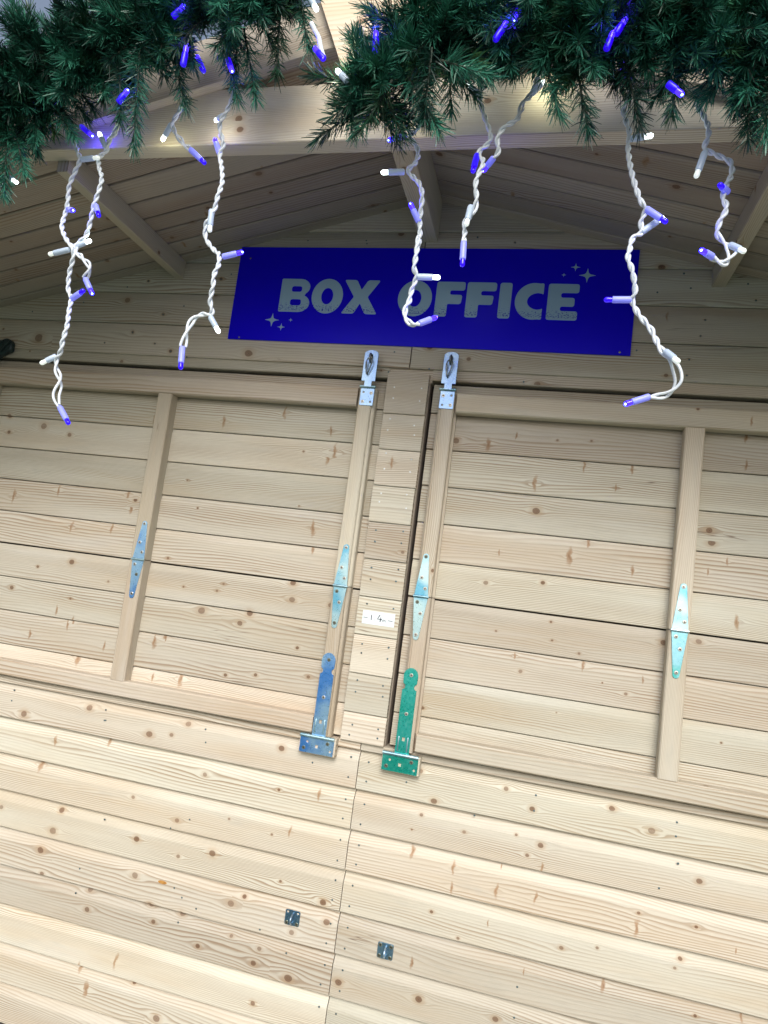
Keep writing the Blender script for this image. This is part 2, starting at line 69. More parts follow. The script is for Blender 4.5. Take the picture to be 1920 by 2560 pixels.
# ---------------------------------------------------------------- node helper
class NT:
    def __init__(s, name):
        s.mat = bpy.data.materials.new(name); s.mat.use_nodes = True
        s.t = s.mat.node_tree; s.t.nodes.clear()
        s.out = s.n('ShaderNodeOutputMaterial')
    def n(s, ty, **kw):
        nd = s.t.nodes.new(ty)
        for k, v in kw.items(): setattr(nd, k, v)
        return nd
    def link(s, a, b): s.t.links.new(a, b)
    def put(s, v, sock):
        if hasattr(v, 'is_linked') or isinstance(v, bpy.types.NodeSocket): s.link(v, sock)
        else: sock.default_value = v
    def m(s, op, a, b=0.0, c=0.0, clamp=False):
        nd = s.n('ShaderNodeMath', operation=op); nd.use_clamp = clamp
        s.put(a, nd.inputs[0]); s.put(b, nd.inputs[1]); s.put(c, nd.inputs[2])
        return nd.outputs[0]
    def ss(s, v, a, b, lo=0.0, hi=1.0):
        nd = s.n('ShaderNodeMapRange', interpolation_type='SMOOTHSTEP')
        s.put(v, nd.inputs['Value']); nd.inputs['From Min'].default_value = a; nd.inputs['From Max'].default_value = b
        nd.inputs['To Min'].default_value = lo; nd.inputs['To Max'].default_value = hi
        return nd.outputs['Result']
    def comb(s, x, y, z):
        nd = s.n('ShaderNodeCombineXYZ')
        for i, v in enumerate((x, y, z)): s.put(v, nd.inputs[i])
        return nd.outputs[0]
    def noise(s, vec, scale=1.0, detail=2.0, rough=0.5, out='Fac'):
        nd = s.n('ShaderNodeTexNoise'); s.link(vec, nd.inputs['Vector'])
        nd.inputs['Scale'].default_value = scale; nd.inputs['Detail'].default_value = detail; nd.inputs['Roughness'].default_value = rough
        return nd.outputs[out]
    def mix(s, f, a, b, bt='MIX'):
        nd = s.n('ShaderNodeMix', data_type='RGBA', blend_type=bt)
        s.put(f, nd.inputs[0])
        for v, i in ((a, 6), (b, 7)):
            if isinstance(v, tuple): nd.inputs[i].default_value = v + (1,) if len(v) == 3 else v
            else: s.link(v, nd.inputs[i])
        return nd.outputs[2]
    def bsdf(s, **kw):
        b = s.n('ShaderNodeBsdfPrincipled'); s.link(b.outputs[0], s.out.inputs['Surface'])
        for k, v in kw.items():
            k = k.replace('_', ' ')
            if isinstance(v, tuple) and len(v) == 3: v = v+(1,)
            s.put(v, b.inputs[k])
        s.b = b; return b
    def bump(s, h, strength, dist):
        nd = s.n('ShaderNodeBump'); nd.inputs['Strength'].default_value = strength; nd.inputs['Distance'].default_value = dist
        s.link(h, nd.inputs['Height']); s.link(nd.outputs[0], s.b.inputs['Normal'])

def wood(name, light, late, gain=1.0, rough=0.62):
    T = NT(name)
    uv = T.n('ShaderNodeUVMap', uv_map='UVMap'); sp = T.n('ShaderNodeSeparateXYZ'); T.link(uv.outputs[0], sp.inputs[0])
    u, v = sp.outputs[0], sp.outputs[1]
    ta = T.n('ShaderNodeAttribute', attribute_name='tint'); ts = T.n('ShaderNodeSeparateXYZ'); T.link(ta.outputs['Vector'], ts.inputs[0])
    tone, dens, seed = ts.outputs[0], ts.outputs[1], ts.outputs[2]
    ka = T.n('ShaderNodeAttribute', attribute_name='knot'); ks = T.n('ShaderNodeSeparateXYZ'); T.link(ka.outputs['Vector'], ks.inputs[0])
    kx, kz, kr = ks.outputs[0], ks.outputs[1], ks.outputs[2]
    rr = T.m('ABSOLUTE', kr)
    wob = T.noise(T.comb(T.m('MULTIPLY', u, 45.0), T.m('MULTIPLY', v, 45.0), seed), 1.0, 3.0)
    wob = T.m('SUBTRACT', wob, 0.5)
    spike = T.m('LESS_THAN', kr, 0.0)
    # grain lines part around each knot like water round a stone
    kxs = T.m('MULTIPLY', kx, 0.42); d2 = T.m('ADD', T.m('MULTIPLY', kxs, kxs), T.m('MULTIPLY', kz, kz)); 
    rs = T.m('MULTIPLY', rr, T.m('SUBTRACT', 1.15, T.m('MULTIPLY', spike, 0.55))); r2 = T.m('MULTIPLY', rs, rs)
    fac = T.m('DIVIDE', r2, T.m('MAXIMUM', d2, T.m('MAXIMUM', r2, 1e-7)))
    win = T.ss(T.m('DIVIDE', d2, T.m('MAXIMUM', r2, 1e-7)), 2.0, 11.0, 1.0, 0.0)
    vv = T.m('SUBTRACT', v, T.m('MULTIPLY', T.m('MULTIPLY', kz, fac), win))
    w1 = T.m('SUBTRACT', T.noise(T.comb(T.m('MULTIPLY', u, 1.25), T.m('MULTIPLY', v, 9.0), seed), 1.0, 2.0, 0.45), 0.5)
    w2 = T.m('SUBTRACT', T.noise(T.comb(T.m('MULTIPLY', u, 7.0), T.m('MULTIPLY', v, 55.0), seed), 1.0, 2.0), 0.5)
    ph = T.m('ADD', T.m('ADD', vv, T.m('MULTIPLY', w1, 0.075)), T.m('MULTIPLY', w2, 0.0035))
    ph = T.m('MULTIPLY', T.m('MULTIPLY', ph, 150.0), dens)
    fr = T.m('FRACT', ph)
    line = T.m('MULTIPLY', T.ss(fr, 0.25, 0.86), T.ss(fr, 0.86, 1.0, 1.0, 0.0))
    s1 = T.noise(T.comb(T.m('MULTIPLY', u, 1.1), T.m('MULTIPLY', v, 14.0), T.m('ADD', seed, 7.3)), 1.0, 2.0)
    strength = T.ss(s1, 0.3, 0.70, 0.12, 1.0)
    fib = T.noise(T.comb(T.m('MULTIPLY', u, 14.0), T.m('MULTIPLY', v, 650.0), seed), 1.0, 3.0, 0.6)
    spk = T.noise(T.comb(T.m('MULTIPLY', u, 60.0), T.m('MULTIPLY', v, 1400.0), seed), 1.0, 1.0)
    c = T.mix(T.m('MULTIPLY', line, strength), light, late)
    big = T.noise(T.comb(T.m('MULTIPLY', u, 1.6), T.m('MULTIPLY', v, 12.0), T.m('ADD', seed, 3.1)), 1.0, 3.0)
    c = T.mix(T.ss(big, 0.42, 0.78, 0.0, 0.5), c, (light[0]*0.86, light[1]*0.72, light[2]*0.58))
    pale = T.noise(T.comb(T.m('MULTIPLY', u, 2.3), T.m('MULTIPLY', v, 20.0), T.m('ADD', seed, 11.7)), 1.0, 2.0)
    c = T.mix(T.ss(pale, 0.55, 0.8, 0.0, 0.35), c, (light[0]*1.04, light[1]*1.08, light[2]*1.18))
    mulv = T.m('ADD', T.m('ADD', 1.0, T.m('MULTIPLY', tone, 0.16)), T.m('ADD', T.m('MULTIPLY', T.m('SUBTRACT', fib, 0.5), 0.30), T.m('MULTIPLY', T.m('SUBTRACT', spk, 0.5), 0.12)))
    mulv = T.m('MULTIPLY', mulv, gain)
    # knots
    rk = T.m('MAXIMUM', rr, 1e-5)
    kxw = T.m('ADD', kx, T.m('MULTIPLY', T.m('MULTIPLY', wob, rk), 0.7))
    a1 = T.m('DIVIDE', kxw, rk); b1 = T.m('DIVIDE', kz, T.m('MULTIPLY', rk, 0.86))
    dr = T.m('ADD', T.m('SQRT', T.m('ADD', T.m('MULTIPLY', a1, a1), T.m('MULTIPLY', b1, b1))), T.m('MULTIPLY', wob, 0.35))
    kxt = T.m('ADD', kx, T.m('MULTIPLY', T.m('MULTIPLY', wob, rk), 2.2))
    a2 = T.m('DIVIDE', kxt, T.m('MULTIPLY', rk, 0.58)); b2 = T.m('DIVIDE', kz, T.m('MULTIPLY', rk, 2.2))
    ds = T.m('ADD', T.m('SQRT', T.m('ADD', T.m('MULTIPLY', a2, a2), T.m('MULTIPLY', b2, b2))), T.m('MULTIPLY', wob, 0.5))
    ins_r = T.m('MULTIPLY', T.ss(dr, 0.72, 1.08, 1.0, 0.0), T.m('SUBTRACT', 1.0, spike))
    rim = T.m('MULTIPLY', T.m('MULTIPLY', T.ss(dr, 0.62, 0.92), T.ss(dr, 0.92, 1.18, 1.0, 0.0)), T.m('SUBTRACT', 1.0, spike))
    halo = T.m('MULTIPLY', T.ss(dr, 1.0, 2.7, 0.55, 0.0), T.m('SUBTRACT', 1.0, spike))
    rings = T.m('ADD', 0.5, T.m('MULTIPLY', T.m('SINE', T.m('MULTIPLY', dr, 17.0)), 0.5))
    kc = T.mix(rings, (0.25, 0.15, 0.09), (0.13, 0.072, 0.042))
    kc = T.mix(T.ss(dr, 0.0, 0.28, 0.65, 0.0), kc, (0.06, 0.032, 0.02))
    kf = T.m('ADD', 0.6, T.m('MULTIPLY', T.m('FRACT', T.m('MULTIPLY', T.m('ADD', kr, seed), 917.3)), 0.4))
    halo = T.m('MULTIPLY', halo, kf); ins_r = T.m('MULTIPLY', ins_r, kf); rim = T.m('MULTIPLY', rim, kf)
    c = T.mix(halo, c, (light[0]*0.78, light[1]*0.60, light[2]*0.45))
    c = T.mix(ins_r, c, kc)
    c = T.mix(T.m('MULTIPLY', rim, 0.55), c, (0.13, 0.07, 0.04))
    c = T.mix(T.m('MULTIPLY', T.ss(ds, 0.35, 1.2, 0.85, 0.0), spike), c, (0.34, 0.21, 0.115))
    c = T.mix(T.m('MULTIPLY', T.ss(ds, 0.0, 0.40, 0.6, 0.0), spike), c, (0.2, 0.11, 0.06))
    cn = T.noise(T.comb(T.m('MULTIPLY', u, 1.6), T.m('MULTIPLY', v, 38.0), T.m('ADD', seed, 21.0)), 1.0, 2.0)
    cm_ = T.noise(T.comb(T.m('MULTIPLY', u, 2.4), T.m('MULTIPLY', v, 9.0), T.m('ADD', seed, 31.0)), 1.0, 1.0)
    crack = T.m('MULTIPLY', T.ss(T.m('ABSOLUTE', T.m('SUBTRACT', cn, 0.5)), 0.0, 0.011, 1.0, 0.0), T.ss(cm_, 0.66, 0.72))
    c = T.mix(T.m('MULTIPLY', crack, 0.75), c, (0.15, 0.09, 0.055))
    dirt = T.noise(T.comb(T.m('MULTIPLY', u, 5.0), T.m('MULTIPLY', v, 22.0), T.m('ADD', seed, 41.0)), 1.0, 4.0, 0.65)
    c = T.mix(T.ss(dirt, 0.56, 0.85, 0.0, 0.5), c, (0.40, 0.385, 0.34))
    hue = T.m('FRACT', T.m('MULTIPLY', seed, 7.31))
    c = T.mix(1.0, c, T.mix(hue, (1.015, 0.985, 0.975), (0.97, 1.0, 0.985)), 'MULTIPLY')
    vm = T.n('ShaderNodeVectorMath', operation='SCALE'); T.link(c, vm.inputs[0]); T.link(mulv, vm.inputs['Scale'])
    T.bsdf(Base_Color=vm.outputs[0], Roughness=rough)
    T.b.inputs['Specular IOR Level'].default_value = 0.28
    h = T.m('ADD', T.m('MULTIPLY', line, -0.5), T.m('ADD', T.m('MULTIPLY', fib, 0.8), T.m('MULTIPLY', ins_r, 0.5)))
    T.bump(h, 0.45, 0.0008)
    return T.mat

WOOD = wood('pine_cladding', (0.575, 0.54, 0.455), (0.33, 0.245, 0.165))
WOOD2 = wood('pine_batten', (0.58, 0.53, 0.44), (0.38, 0.29, 0.20))
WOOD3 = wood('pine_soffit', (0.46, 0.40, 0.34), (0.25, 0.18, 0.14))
WOOD4 = wood('pine_plate', (0.72, 0.65, 0.53), (0.55, 0.43, 0.29))

def plain(name, col, rough=0.5, metal=0.0, spec=0.5, emit=None, es=0.0, trans=0.0, alpha=None):
    T = NT(name); T.bsdf(Base_Color=col, Roughness=rough, Metallic=metal)
    T.b.inputs['Specular IOR Level'].default_value = spec
    if emit: T.b.inputs['Emission Color'].default_value = emit+(1,); T.b.inputs['Emission Strength'].default_value = es
    if trans: T.b.inputs['Transmission Weight'].default_value = trans
    return T.mat
def noisy(name, c1, c2, scale, rough=0.5, metal=0.0, bump=0.0, lo=0.35, hi=0.65, r2=None):
    T = NT(name); tc = T.n('ShaderNodeTexCoord')
    f = T.ss(T.noise(tc.outputs['Object'], scale, 4.0), lo, hi)
    T.bsdf(Base_Color=T.mix(f, c1, c2), Roughness=rough, Metallic=metal)
    fine = T.noise(tc.outputs['Object'], scale*14, 3.0)
    T.link(T.m('ADD', rough-0.08, T.m('MULTIPLY', fine, 0.18)), T.b.inputs['Roughness'])
    if bump: T.bump(fine, bump, 0.001)
    return T.mat
def zinc(name, c1, c2):
    T = NT(name); tc = T.n('ShaderNodeTexCoord')
    f = T.ss(T.noise(tc.outputs['Object'], 11.0, 2.0), 0.38, 0.62)
    g = T.noise(tc.outputs['Object'], 160.0, 3.0)
    c = T.mix(f, c1, c2); c = T.mix(T.ss(g, 0.45, 0.8, 0.0, 0.12), c, (0.75, 0.85, 0.9))
    T.bsdf(Base_Color=c, Metallic=0.85)
    T.link(T.m('ADD', 0.20, T.m('MULTIPLY', g, 0.2)), T.b.inputs['Roughness'])
    T.bump(g, 0.12, 0.0005)
    return T.mat
Z_BLUE = zinc('zinc_blue', (0.10, 0.34, 0.90), (0.40, 0.68, 0.98))
Z_CT = zinc('zinc_cyan_teal', (0.04, 0.60, 0.55), (0.35, 0.74, 0.92))
Z_CYAN = zinc('zinc_cyan', (0.18, 0.55, 0.80), (0.60, 0.86, 0.94))
Z_TEAL = zinc('zinc_teal', (0.02, 0.50, 0.40), (0.05, 0.58, 0.52))
Z_GREY = zinc('zinc_grey', (0.30, 0.42, 0.55), (0.45, 0.62, 0.80))
Z_STAPLE = zinc('zinc_staple', (0.12, 0.24, 0.36), (0.22, 0.38, 0.52))
SCREW = noisy('screw_brass_steel', (0.62, 0.60, 0.52), (0.85, 0.85, 0.82), 90, 0.35, 0.9)
SCREWD = noisy('screw_dark', (0.16, 0.19, 0.15), (0.34, 0.35, 0.28), 90, 0.4, 0.8)
SLOT = plain('screw_recess', (0.015, 0.014, 0.012), 0.7)
STEEL = noisy('steel_link', (0.12, 0.14, 0.15), (0.30, 0.33, 0.36), 60, 0.3, 0.95)
NAILM = noisy('nail_blue_grey', (0.07, 0.11, 0.12), (0.16, 0.22, 0.24), 40, 0.4, 0.7)
NAILB = noisy('nail_bright', (0.6, 0.64, 0.64), (0.85, 0.87, 0.87), 40, 0.45, 0.3)
FELT = noisy('roof_felt', (0.02, 0.03, 0.025), (0.04, 0.05, 0.045), 30, 0.9, 0, 0.6)
SOLE = noisy('grass_ground', (0.08, 0.11, 0.085), (0.13, 0.16, 0.125), 3, 0.9, 0, 0.6)
DARKP = noisy('dark_plastic', (0.006, 0.02, 0.022), (0.02, 0.05, 0.05), 60, 0.28, 0, 0.2)
PAPER = noisy('paper_label', (0.72, 0.80, 0.82), (0.78, 0.85, 0.87), 30, 0.6)
INK = plain('pen_ink', (0.02, 0.025, 0.06), 0.6)
RESIN = noisy('resin', (0.36, 0.16, 0.03), (0.5, 0.26, 0.07), 80, 0.35, 0, 0.3)
GAP = plain('dark_gap', (0.05, 0.035, 0.03), 0.9)
CORD = noisy('white_pvc_cord', (0.66, 0.73, 0.80), (0.76, 0.82, 0.87), 90, 0.35)
STEMW = noisy('twisted_wire_stem', (0.015, 0.04, 0.03), (0.06, 0.07, 0.05), 90, 0.7)

def sign_mats():
    T = NT('sign_blue'); tc = T.n('ShaderNodeTexCoord')
    g = T.noise(tc.outputs['Object'], 300.0, 2.0)
    T.bsdf(Base_Color=(0.006, 0.0, 0.80), Roughness=0.30)
    T.b.inputs['Specular IOR Level'].default_value = 0.15
    a = T.mat
    T = NT('sign_lettering'); tc = T.n('ShaderNodeTexCoord'); sp = T.n('ShaderNodeSeparateXYZ'); T.link(tc.outputs['Object'], sp.inputs[0])
    z = sp.outputs[2]
    # worn print: small flecks missing, more of them towards the foot of each letter
    v = T.comb(T.m('MULTIPLY', sp.outputs[0], 190.0), 0.0, T.m('MULTIPLY', z, 420.0))
    n1 = T.noise(v, 1.0, 2.0); thr = T.ss(z, 2.298, 2.352, 0.54, 0.76)
    hole = T.m('GREATER_THAN', n1, thr)
    foot = T.m('GREATER_THAN', z, 2.302); head = T.m('LESS_THAN', z, 2.375)
    hole = T.m('MULTIPLY', T.m('MULTIPLY', hole, foot), head)
    T.bsdf(Base_Color=T.mix(hole, (0.34, 0.55, 0.72), (0.005, 0.01, 0.5)), Roughness=0.5)
    return a, T.mat
SIGNB, SIGNL = sign_mats()

def bulb_mats():
    hw = NT('housing_white'); hw.bsdf(Base_Color=(0.46, 0.56, 0.68), Roughness=0.3)
    hw.b.inputs['Subsurface Weight'].default_value = 0.0
    hw.b.inputs['Emission Color'].default_value = (0.55, 0.75, 1.0, 1); hw.b.inputs['Emission Strength'].default_value = 0.06
    hb = NT('housing_blue_lit'); hb.bsdf(Base_Color=(0.30, 0.34, 0.80), Roughness=0.3)
    hb.b.inputs['Emission Color'].default_value = (0.10, 0.10, 1.0, 1); hb.b.inputs['Emission Strength'].default_value = 0.35
    hb2 = NT('housing_blue_deep'); hb2.bsdf(Base_Color=(0.006, 0.0, 0.5), Roughness=0.3)
    hb2.b.inputs['Emission Color'].default_value = (0.03, 0.0, 1.0, 1); hb2.b.inputs['Emission Strength'].default_value = 0.6
    lw0 = plain('lens_white_dim', (0.75, 0.8, 0.78), 0.12, 0, 0.6, (0.9, 1.0, 0.9), 0.45)
    lw1 = plain('lens_white_lit', (0.9, 0.95, 0.95), 0.12, 0, 0.6, (0.85, 1.0, 0.97), 3.0)
    lb0 = plain('lens_blue_dim', (0.01, 0.0, 0.5), 0.08, 0, 0.7, (0.03, 0.0, 1.0), 0.8)
    lb1 = plain('lens_blue_lit', (0.01, 0.0, 0.6), 0.08, 0, 0.7, (0.05, 0.02, 1.0), 2.2)
    core = plain('led_core', (0.5, 0.8, 1.0), 0.2, 0, 0.5, (0.35, 0.75, 1.0), 7.0)
    return dict(hw=hw.mat, hb=hb.mat, hd=hb2.mat, w0=lw0, w1=lw1, b0=lb0, b1=lb1, core=core)
BM = bulb_mats()

def needle_mat():
    T = NT('pine_needles')
    ta = T.n('ShaderNodeAttribute', attribute_name='tint'); ts = T.n('ShaderNodeSeparateXYZ'); T.link(ta.outputs['Vector'], ts.inputs[0])
    c = T.mix(ts.outputs[0], (0.001, 0.022, 0.014), (0.042, 0.22, 0.145))
    c = T.mix(ts.outputs[1], c, (0.05, 0.13, 0.03))
    T.bsdf(Base_Color=c, Roughness=0.38); T.b.inputs['Specular IOR Level'].default_value = 0.45
    return T.mat
NEEDLE = needle_mat()

# ---------------------------------------------------------------- mesh helpers
def link(name, me, mats, parent=None):
    for m_ in (mats if isinstance(mats, (list, tuple)) else [mats]): me.materials.append(m_)
    o = bpy.data.objects.new(name, me); COL.objects.link(o)
    if parent is not None: o.parent = parent
    return o
def empty(name, loc, label, cat, group=None):
    o = bpy.data.objects.new(name, None); COL.objects.link(o); o.location = loc; o.empty_display_size = 0.1
    o['label'] = label; o['category'] = cat
    if group: o['group'] = group
    return o

class WB:
    """wooden pieces: profile extruded along the grain, with UVs in metres, knots and a tone per piece"""
    def __init__(s): s.v = []; s.f = []; s.uv = []; s.kn = []; s.ti = []
    def piece(s, O, U, V, W, prof, ufun, knots=(), tone=None, dens=None, closed=True, caps=True, rk=0.0, vmax=0.03, useg=0.035):
        O, U, V, W = map(Vector, (O, U, V, W))
        tone = random.uniform(-1, 1) if tone is None else tone
        dens = random.choice((0.7, 0.85, 1.0, 1.25, 1.5)) if dens is None else dens
        seed = random.uniform(0, 50); ou, ov = random.uniform(0, 40), random.uniform(0, 40)
        pp = []; pv = []; acc = 0.0
        n = len(prof); lim = n if closed else n-1
        for i in range(lim):
            a, b = Vector(prof[i]), Vector(prof[(i+1) % n]); L = (b-a).length; k = max(1, math.ceil(L/vmax))
            for j in range(k): pp.append(a.lerp(b, j/k)); pv.append(acc+L*j/k)
            acc += L
        pp.append(Vector(prof[0] if closed else prof[-1])); pv.append(acc)
        if not callable(ufun): uu = ufun; ufun = lambda a_: uu
        spans = [ufun(p[0]) for p in pp]
        umin = min(a for a, b in spans); umax = max(b for a, b in spans); L = umax-umin
        ks = list(knots)
        if rk:
            for _ in range(int(L*rk+random.random())):
                ks.append((random.uniform(umin, umax), random.uniform(0, acc), random.choice((.003, .004, .006, .009, -.01, .005))))
        ns = max(1, math.ceil(L/useg)); base = len(s.v)
        us = []
        for j in range(ns+1):
            t = j/ns; row = []
            for p, (a, b) in zip(pp, spans):
                x = a+(b-a)*t; row.append(x); s.v.append(tuple(O+U*x+V*p[0]+W*p[1]))
            us.append(row)
        m = len(pp)
        def corner(fc, vs):
            cu = sum(q[0] for q in fc)/len(fc); cv = sum(q[1] for q in fc)/len(fc)
            best = None; bd = 1e9
            for k in ks:
                d = (0.5*(k[0]-cu))**2+(k[1]-cv)**2 - 2*k[2]*k[2]
                if d < bd: bd = d; best = k
            s.f.append(vs)
            for q in fc:
                s.uv.append((q[0]+ou, q[1]+ov)); s.ti.append((tone, dens, seed))
                s.kn.append((q[0]-best[0], q[1]-best[1], best[2]) if best and bd < 0.03 else (1, 1, 0.0005))
        for j in range(ns):
            for i in range(m-1):
                a = base+j*m+i; b = a+1; c = b+m; d = a+m
                corner([(us[j][i], pv[i]), (us[j][i+1], pv[i+1]), (us[j+1][i+1], pv[i+1]), (us[j+1][i], pv[i])], (a, b, c, d))
        if caps:
            for j in (0, ns):
                idx = [base+j*m+i for i in range(m-(1 if closed else 0))]
                if j == 0: idx = idx[::-1]
                s.f.append(tuple(idx))
                for q in idx:
                    i = (q-base) % m
                    s.uv.append((ou+pp[i][1]*0.4, ov+pp[i][0])); s.ti.append((tone-0.6, 0.6, seed)); s.kn.append((1, 1, 0.0005))
    def box(s, x0, x1, y0, y1, z0, z1, grain='x', bev=0.0025, **kw):
        def rr(a0, a1, b0, b1, e):
            return [(a0+e, b0), (a1-e, b0), (a1, b0+e), (a1, b1-e), (a1-e, b1), (a0+e, b1), (a0, b1-e), (a0, b0+e)]
        if grain == 'x': s.piece((0, 0, 0), (1, 0, 0), (0, 0, 1), (0, 1, 0), rr(z0, z1, y0, y1, bev), (x0, x1), **kw)
        elif grain == 'z': s.piece((0, 0, 0), (0, 0, 1), (1, 0, 0), (0, 1, 0), rr(x0, x1, y0, y1, bev), (z0, z1), **kw)
        else: s.piece((0, 0, 0), (0, 1, 0), (1, 0, 0), (0, 0, 1), rr(x0, x1, z0, z1, bev), (y0, y1), **kw)
    def build(s, name, mat, parent=None):
        me = bpy.data.meshes.new(name); me.from_pydata(s.v, [], s.f)
        uvl = me.uv_layers.new(name='UVMap'); uvl.data.foreach_set('uv', np.array(s.uv, np.float32).ravel())
        for nm, d in (('knot', s.kn), ('tint', s.ti)):
            at = me.attributes.new(nm, 'FLOAT_VECTOR', 'CORNER'); at.data.foreach_set('vector', np.array(d, np.float32).ravel())
        bm = bmesh.new(); bm.from_mesh(me); bmesh.ops.recalc_face_normals(bm, faces=bm.faces); bm.to_mesh(me); bm.free()
        me.update(); return link(name, me, mat, parent)

class MB:
    def __init__(s): s.v = []; s.f = []; s.mi = []
    def add(s, vs, fs, mi=0):
        b = len(s.v); s.v += [tuple(v) for v in vs]; s.f += [tuple(b+i for i in f) for f in fs]; s.mi += [mi]*len(fs)
    def prism(s, outer, y0, y1, holes=(), mi=0, bev=0.0):
        """outline in x,z; front face at y0 (towards the viewer), back at y1"""
        loops = [list(outer)]+[list(h) for h in holes]
        flat = [p for l in loops for p in l]; n = len(flat)
        tris = tessellate_polygon([[Vector((p[0], p[1], 0)) for p in l] for l in loops])
        vs = []
        if bev:
            c = Vector((sum(p[0] for p in loops[0])/len(loops[0]), sum(p[1] for p in loops[0])/len(loops[0])))
            ins = []
            for li, l in enumerate(loops):
                L = len(l)
                for i, p in enumerate(l):
                    a, b = Vector(l[i-1]), Vector(l[(i+1) % L]); t = (b-a); 
                    nn = Vector((-t.y, t.x)); nn = nn.normalized() if nn.length > 1e-9 else nn
                    area = sum(l[q-1][0]*l[q][1]-l[q][0]*l[q-1][1] for q in range(L))
                    if area < 0: nn = -nn
                    if li: nn = -nn
                    q = Vector(p)+nn*bev; ins.append((q.x, q.y))
            vs += [(p[0], y0, p[1]) for p in ins]; vs += [(p[0], y0+bev, p[1]) for p in flat]; vs += [(p[0], y1, p[1]) for p in flat]; layers = 3
        else:
            vs += [(p[0], y0, p[1]) for p in flat]; vs += [(p[0], y1, p[1]) for p in flat]; layers = 2
        fs = [tuple(t) for t in tris]+[tuple(i+(layers-1)*n for i in reversed(t)) for t in tris]
        o = 0
        for l in loops:
            L = len(l)
            for i in range(L):
                for k in range(layers-1):
                    a = o+i+k*n; b = o+(i+1) % L+k*n
                    fs.append((a, b, b+n, a+n))
            o += L
        s.add(vs, fs, mi)
    def tube(s, pts, rad, seg=8, mi=0, cap=True):
        pts = [Vector(p) for p in pts]; n = len(pts)
        rad = [rad]*n if not hasattr(rad, '__len__') else rad
        t0 = (pts[1]-pts[0]).normalized(); ref = Vector((0, 0, 1)) if abs(t0.z) < 0.9 else Vector((1, 0, 0))
        nrm = t0.cross(ref).normalized(); vs = []
        for i in range(n):
            t = (pts[min(i+1, n-1)]-pts[max(i-1, 0)]).normalized()
            nrm = (nrm-t*nrm.dot(t)).normalized(); bi = t.cross(nrm)
            for k in range(seg):
                a = 2*math.pi*k/seg; vs.append(pts[i]+(nrm*math.cos(a)+bi*math.sin(a))*rad[i])
        fs = [(i*seg+k, i*seg+(k+1) % seg, (i+1)*seg+(k+1) % seg, (i+1)*seg+k) for i in range(n-1) for k in range(seg)]
        if cap: fs += [tuple(reversed(range(seg))), tuple((n-1)*seg+k for k in range(seg))]
        s.add(vs, fs, mi)
    def lathe(s, a, b, prof, seg=14, mi=0):
        """prof: (t along a->b in metres, radius)"""
        a, b = Vector(a), Vector(b); d = (b-a).normalized()
        s.tube([a+d*t for t, r in prof], [r for t, r in prof], seg, mi)
    def box(s, x0, x1, y0, y1, z0, z1, mi=0):
        vs = [(x, y, z) for x in (x0, x1) for y in (y0, y1) for z in (z0, z1)]
        s.add(vs, [(0, 1, 3, 2), (4, 6, 7, 5), (0, 4, 5, 1), (2, 3, 7, 6), (0, 2, 6, 4), (1, 5, 7, 3)], mi)
    def build(s, name, mats, parent=None, smooth=False):
        me = bpy.data.meshes.new(name); me.from_pydata(s.v, [], s.f)
        me.polygons.foreach_set('material_index', s.mi)
        bm = bmesh.new(); bm.from_mesh(me); bmesh.ops.recalc_face_normals(bm, faces=bm.faces); bm.to_mesh(me); bm.free()
        if smooth:
            me.polygons.foreach_set('use_smooth', [True]*len(me.polygons)); me.set_sharp_from_angle(angle=R(38))
        return link(name, me, mats, parent)

def rounded(pts, r, n=5):
    """round every corner; r may be one radius or one per corner"""
    out = []; L = len(pts); rs = r if hasattr(r, '__len__') else [r]*L
    for i in range(L):
        p = Vector(pts[i]); a = Vector(pts[i-1])-p; b = Vector(pts[(i+1) % L])-p
        d = min(rs[i], a.length*0.48, b.length*0.48)
        if d < 1e-6: out.append(tuple(p)); continue
        p0 = p+a.normalized()*d; p2 = p+b.normalized()*d
        for k in range(n+1):
            t = k/n; q = p0*(1-t)**2+p*2*t*(1-t)+p2*t*t; out.append((q.x, q.y))
    return out
def ell(cx, cz, rx, rz, a0=0, a1=360, n=28):
    full = abs(a1-a0) >= 360
    return [(cx+rx*math.cos(R(a0+(a1-a0)*i/n)), cz+rz*math.sin(R(a0+(a1-a0)*i/n))) for i in range(n if full else n+1)]

# ---------------------------------------------------------------- ground
g = MB(); g.add([(-40, -60, 0), (40, -60, 0), (40, 30, 0), (-40, 30, 0)], [(0, 1, 2, 3)])
go = g.build('ground', SOLE); go['kind'] = 'structure'

# ---------------------------------------------------------------- the chalet
CH = empty('market_chalet', (AX, 0, 0), 'pale pine market chalet with closed shutters and a gabled roof overhang', 'kiosk')
class Par:  # parts are modelled in world coordinates; their parent sits at the chalet's base
    pass
def part(o, parent):
    o.parent = parent
    bpy.context.view_layer.update()
    o.matrix_parent_inverse = parent.matrix_world.inverted(); return o
X0, X1 = -2.15, 1.31
def prof_ship(h, b, dep, y, g_=0.0022):
    return [(g_, y+0.014), (g_, y+0.0018), (g_+0.0018, y), (h-b, y), (h-b*0.84, y+dep*0.10), (h-b*0.45, y+dep*0.50), (h-b*0.12, y+dep*0.90), (h, y+dep), (h, y+dep+0.014)]
def kn_in(z0, z1, x0, x1):
    return [(k[0], k[1]-z0+0.0115, k[2]*(.92 if k[2] > 0 else 1.15)) for k in KNOTS if z0-0.004 <= k[1] < z1+0.004 and x0-0.02 <= k[0] <= x1+0.02]
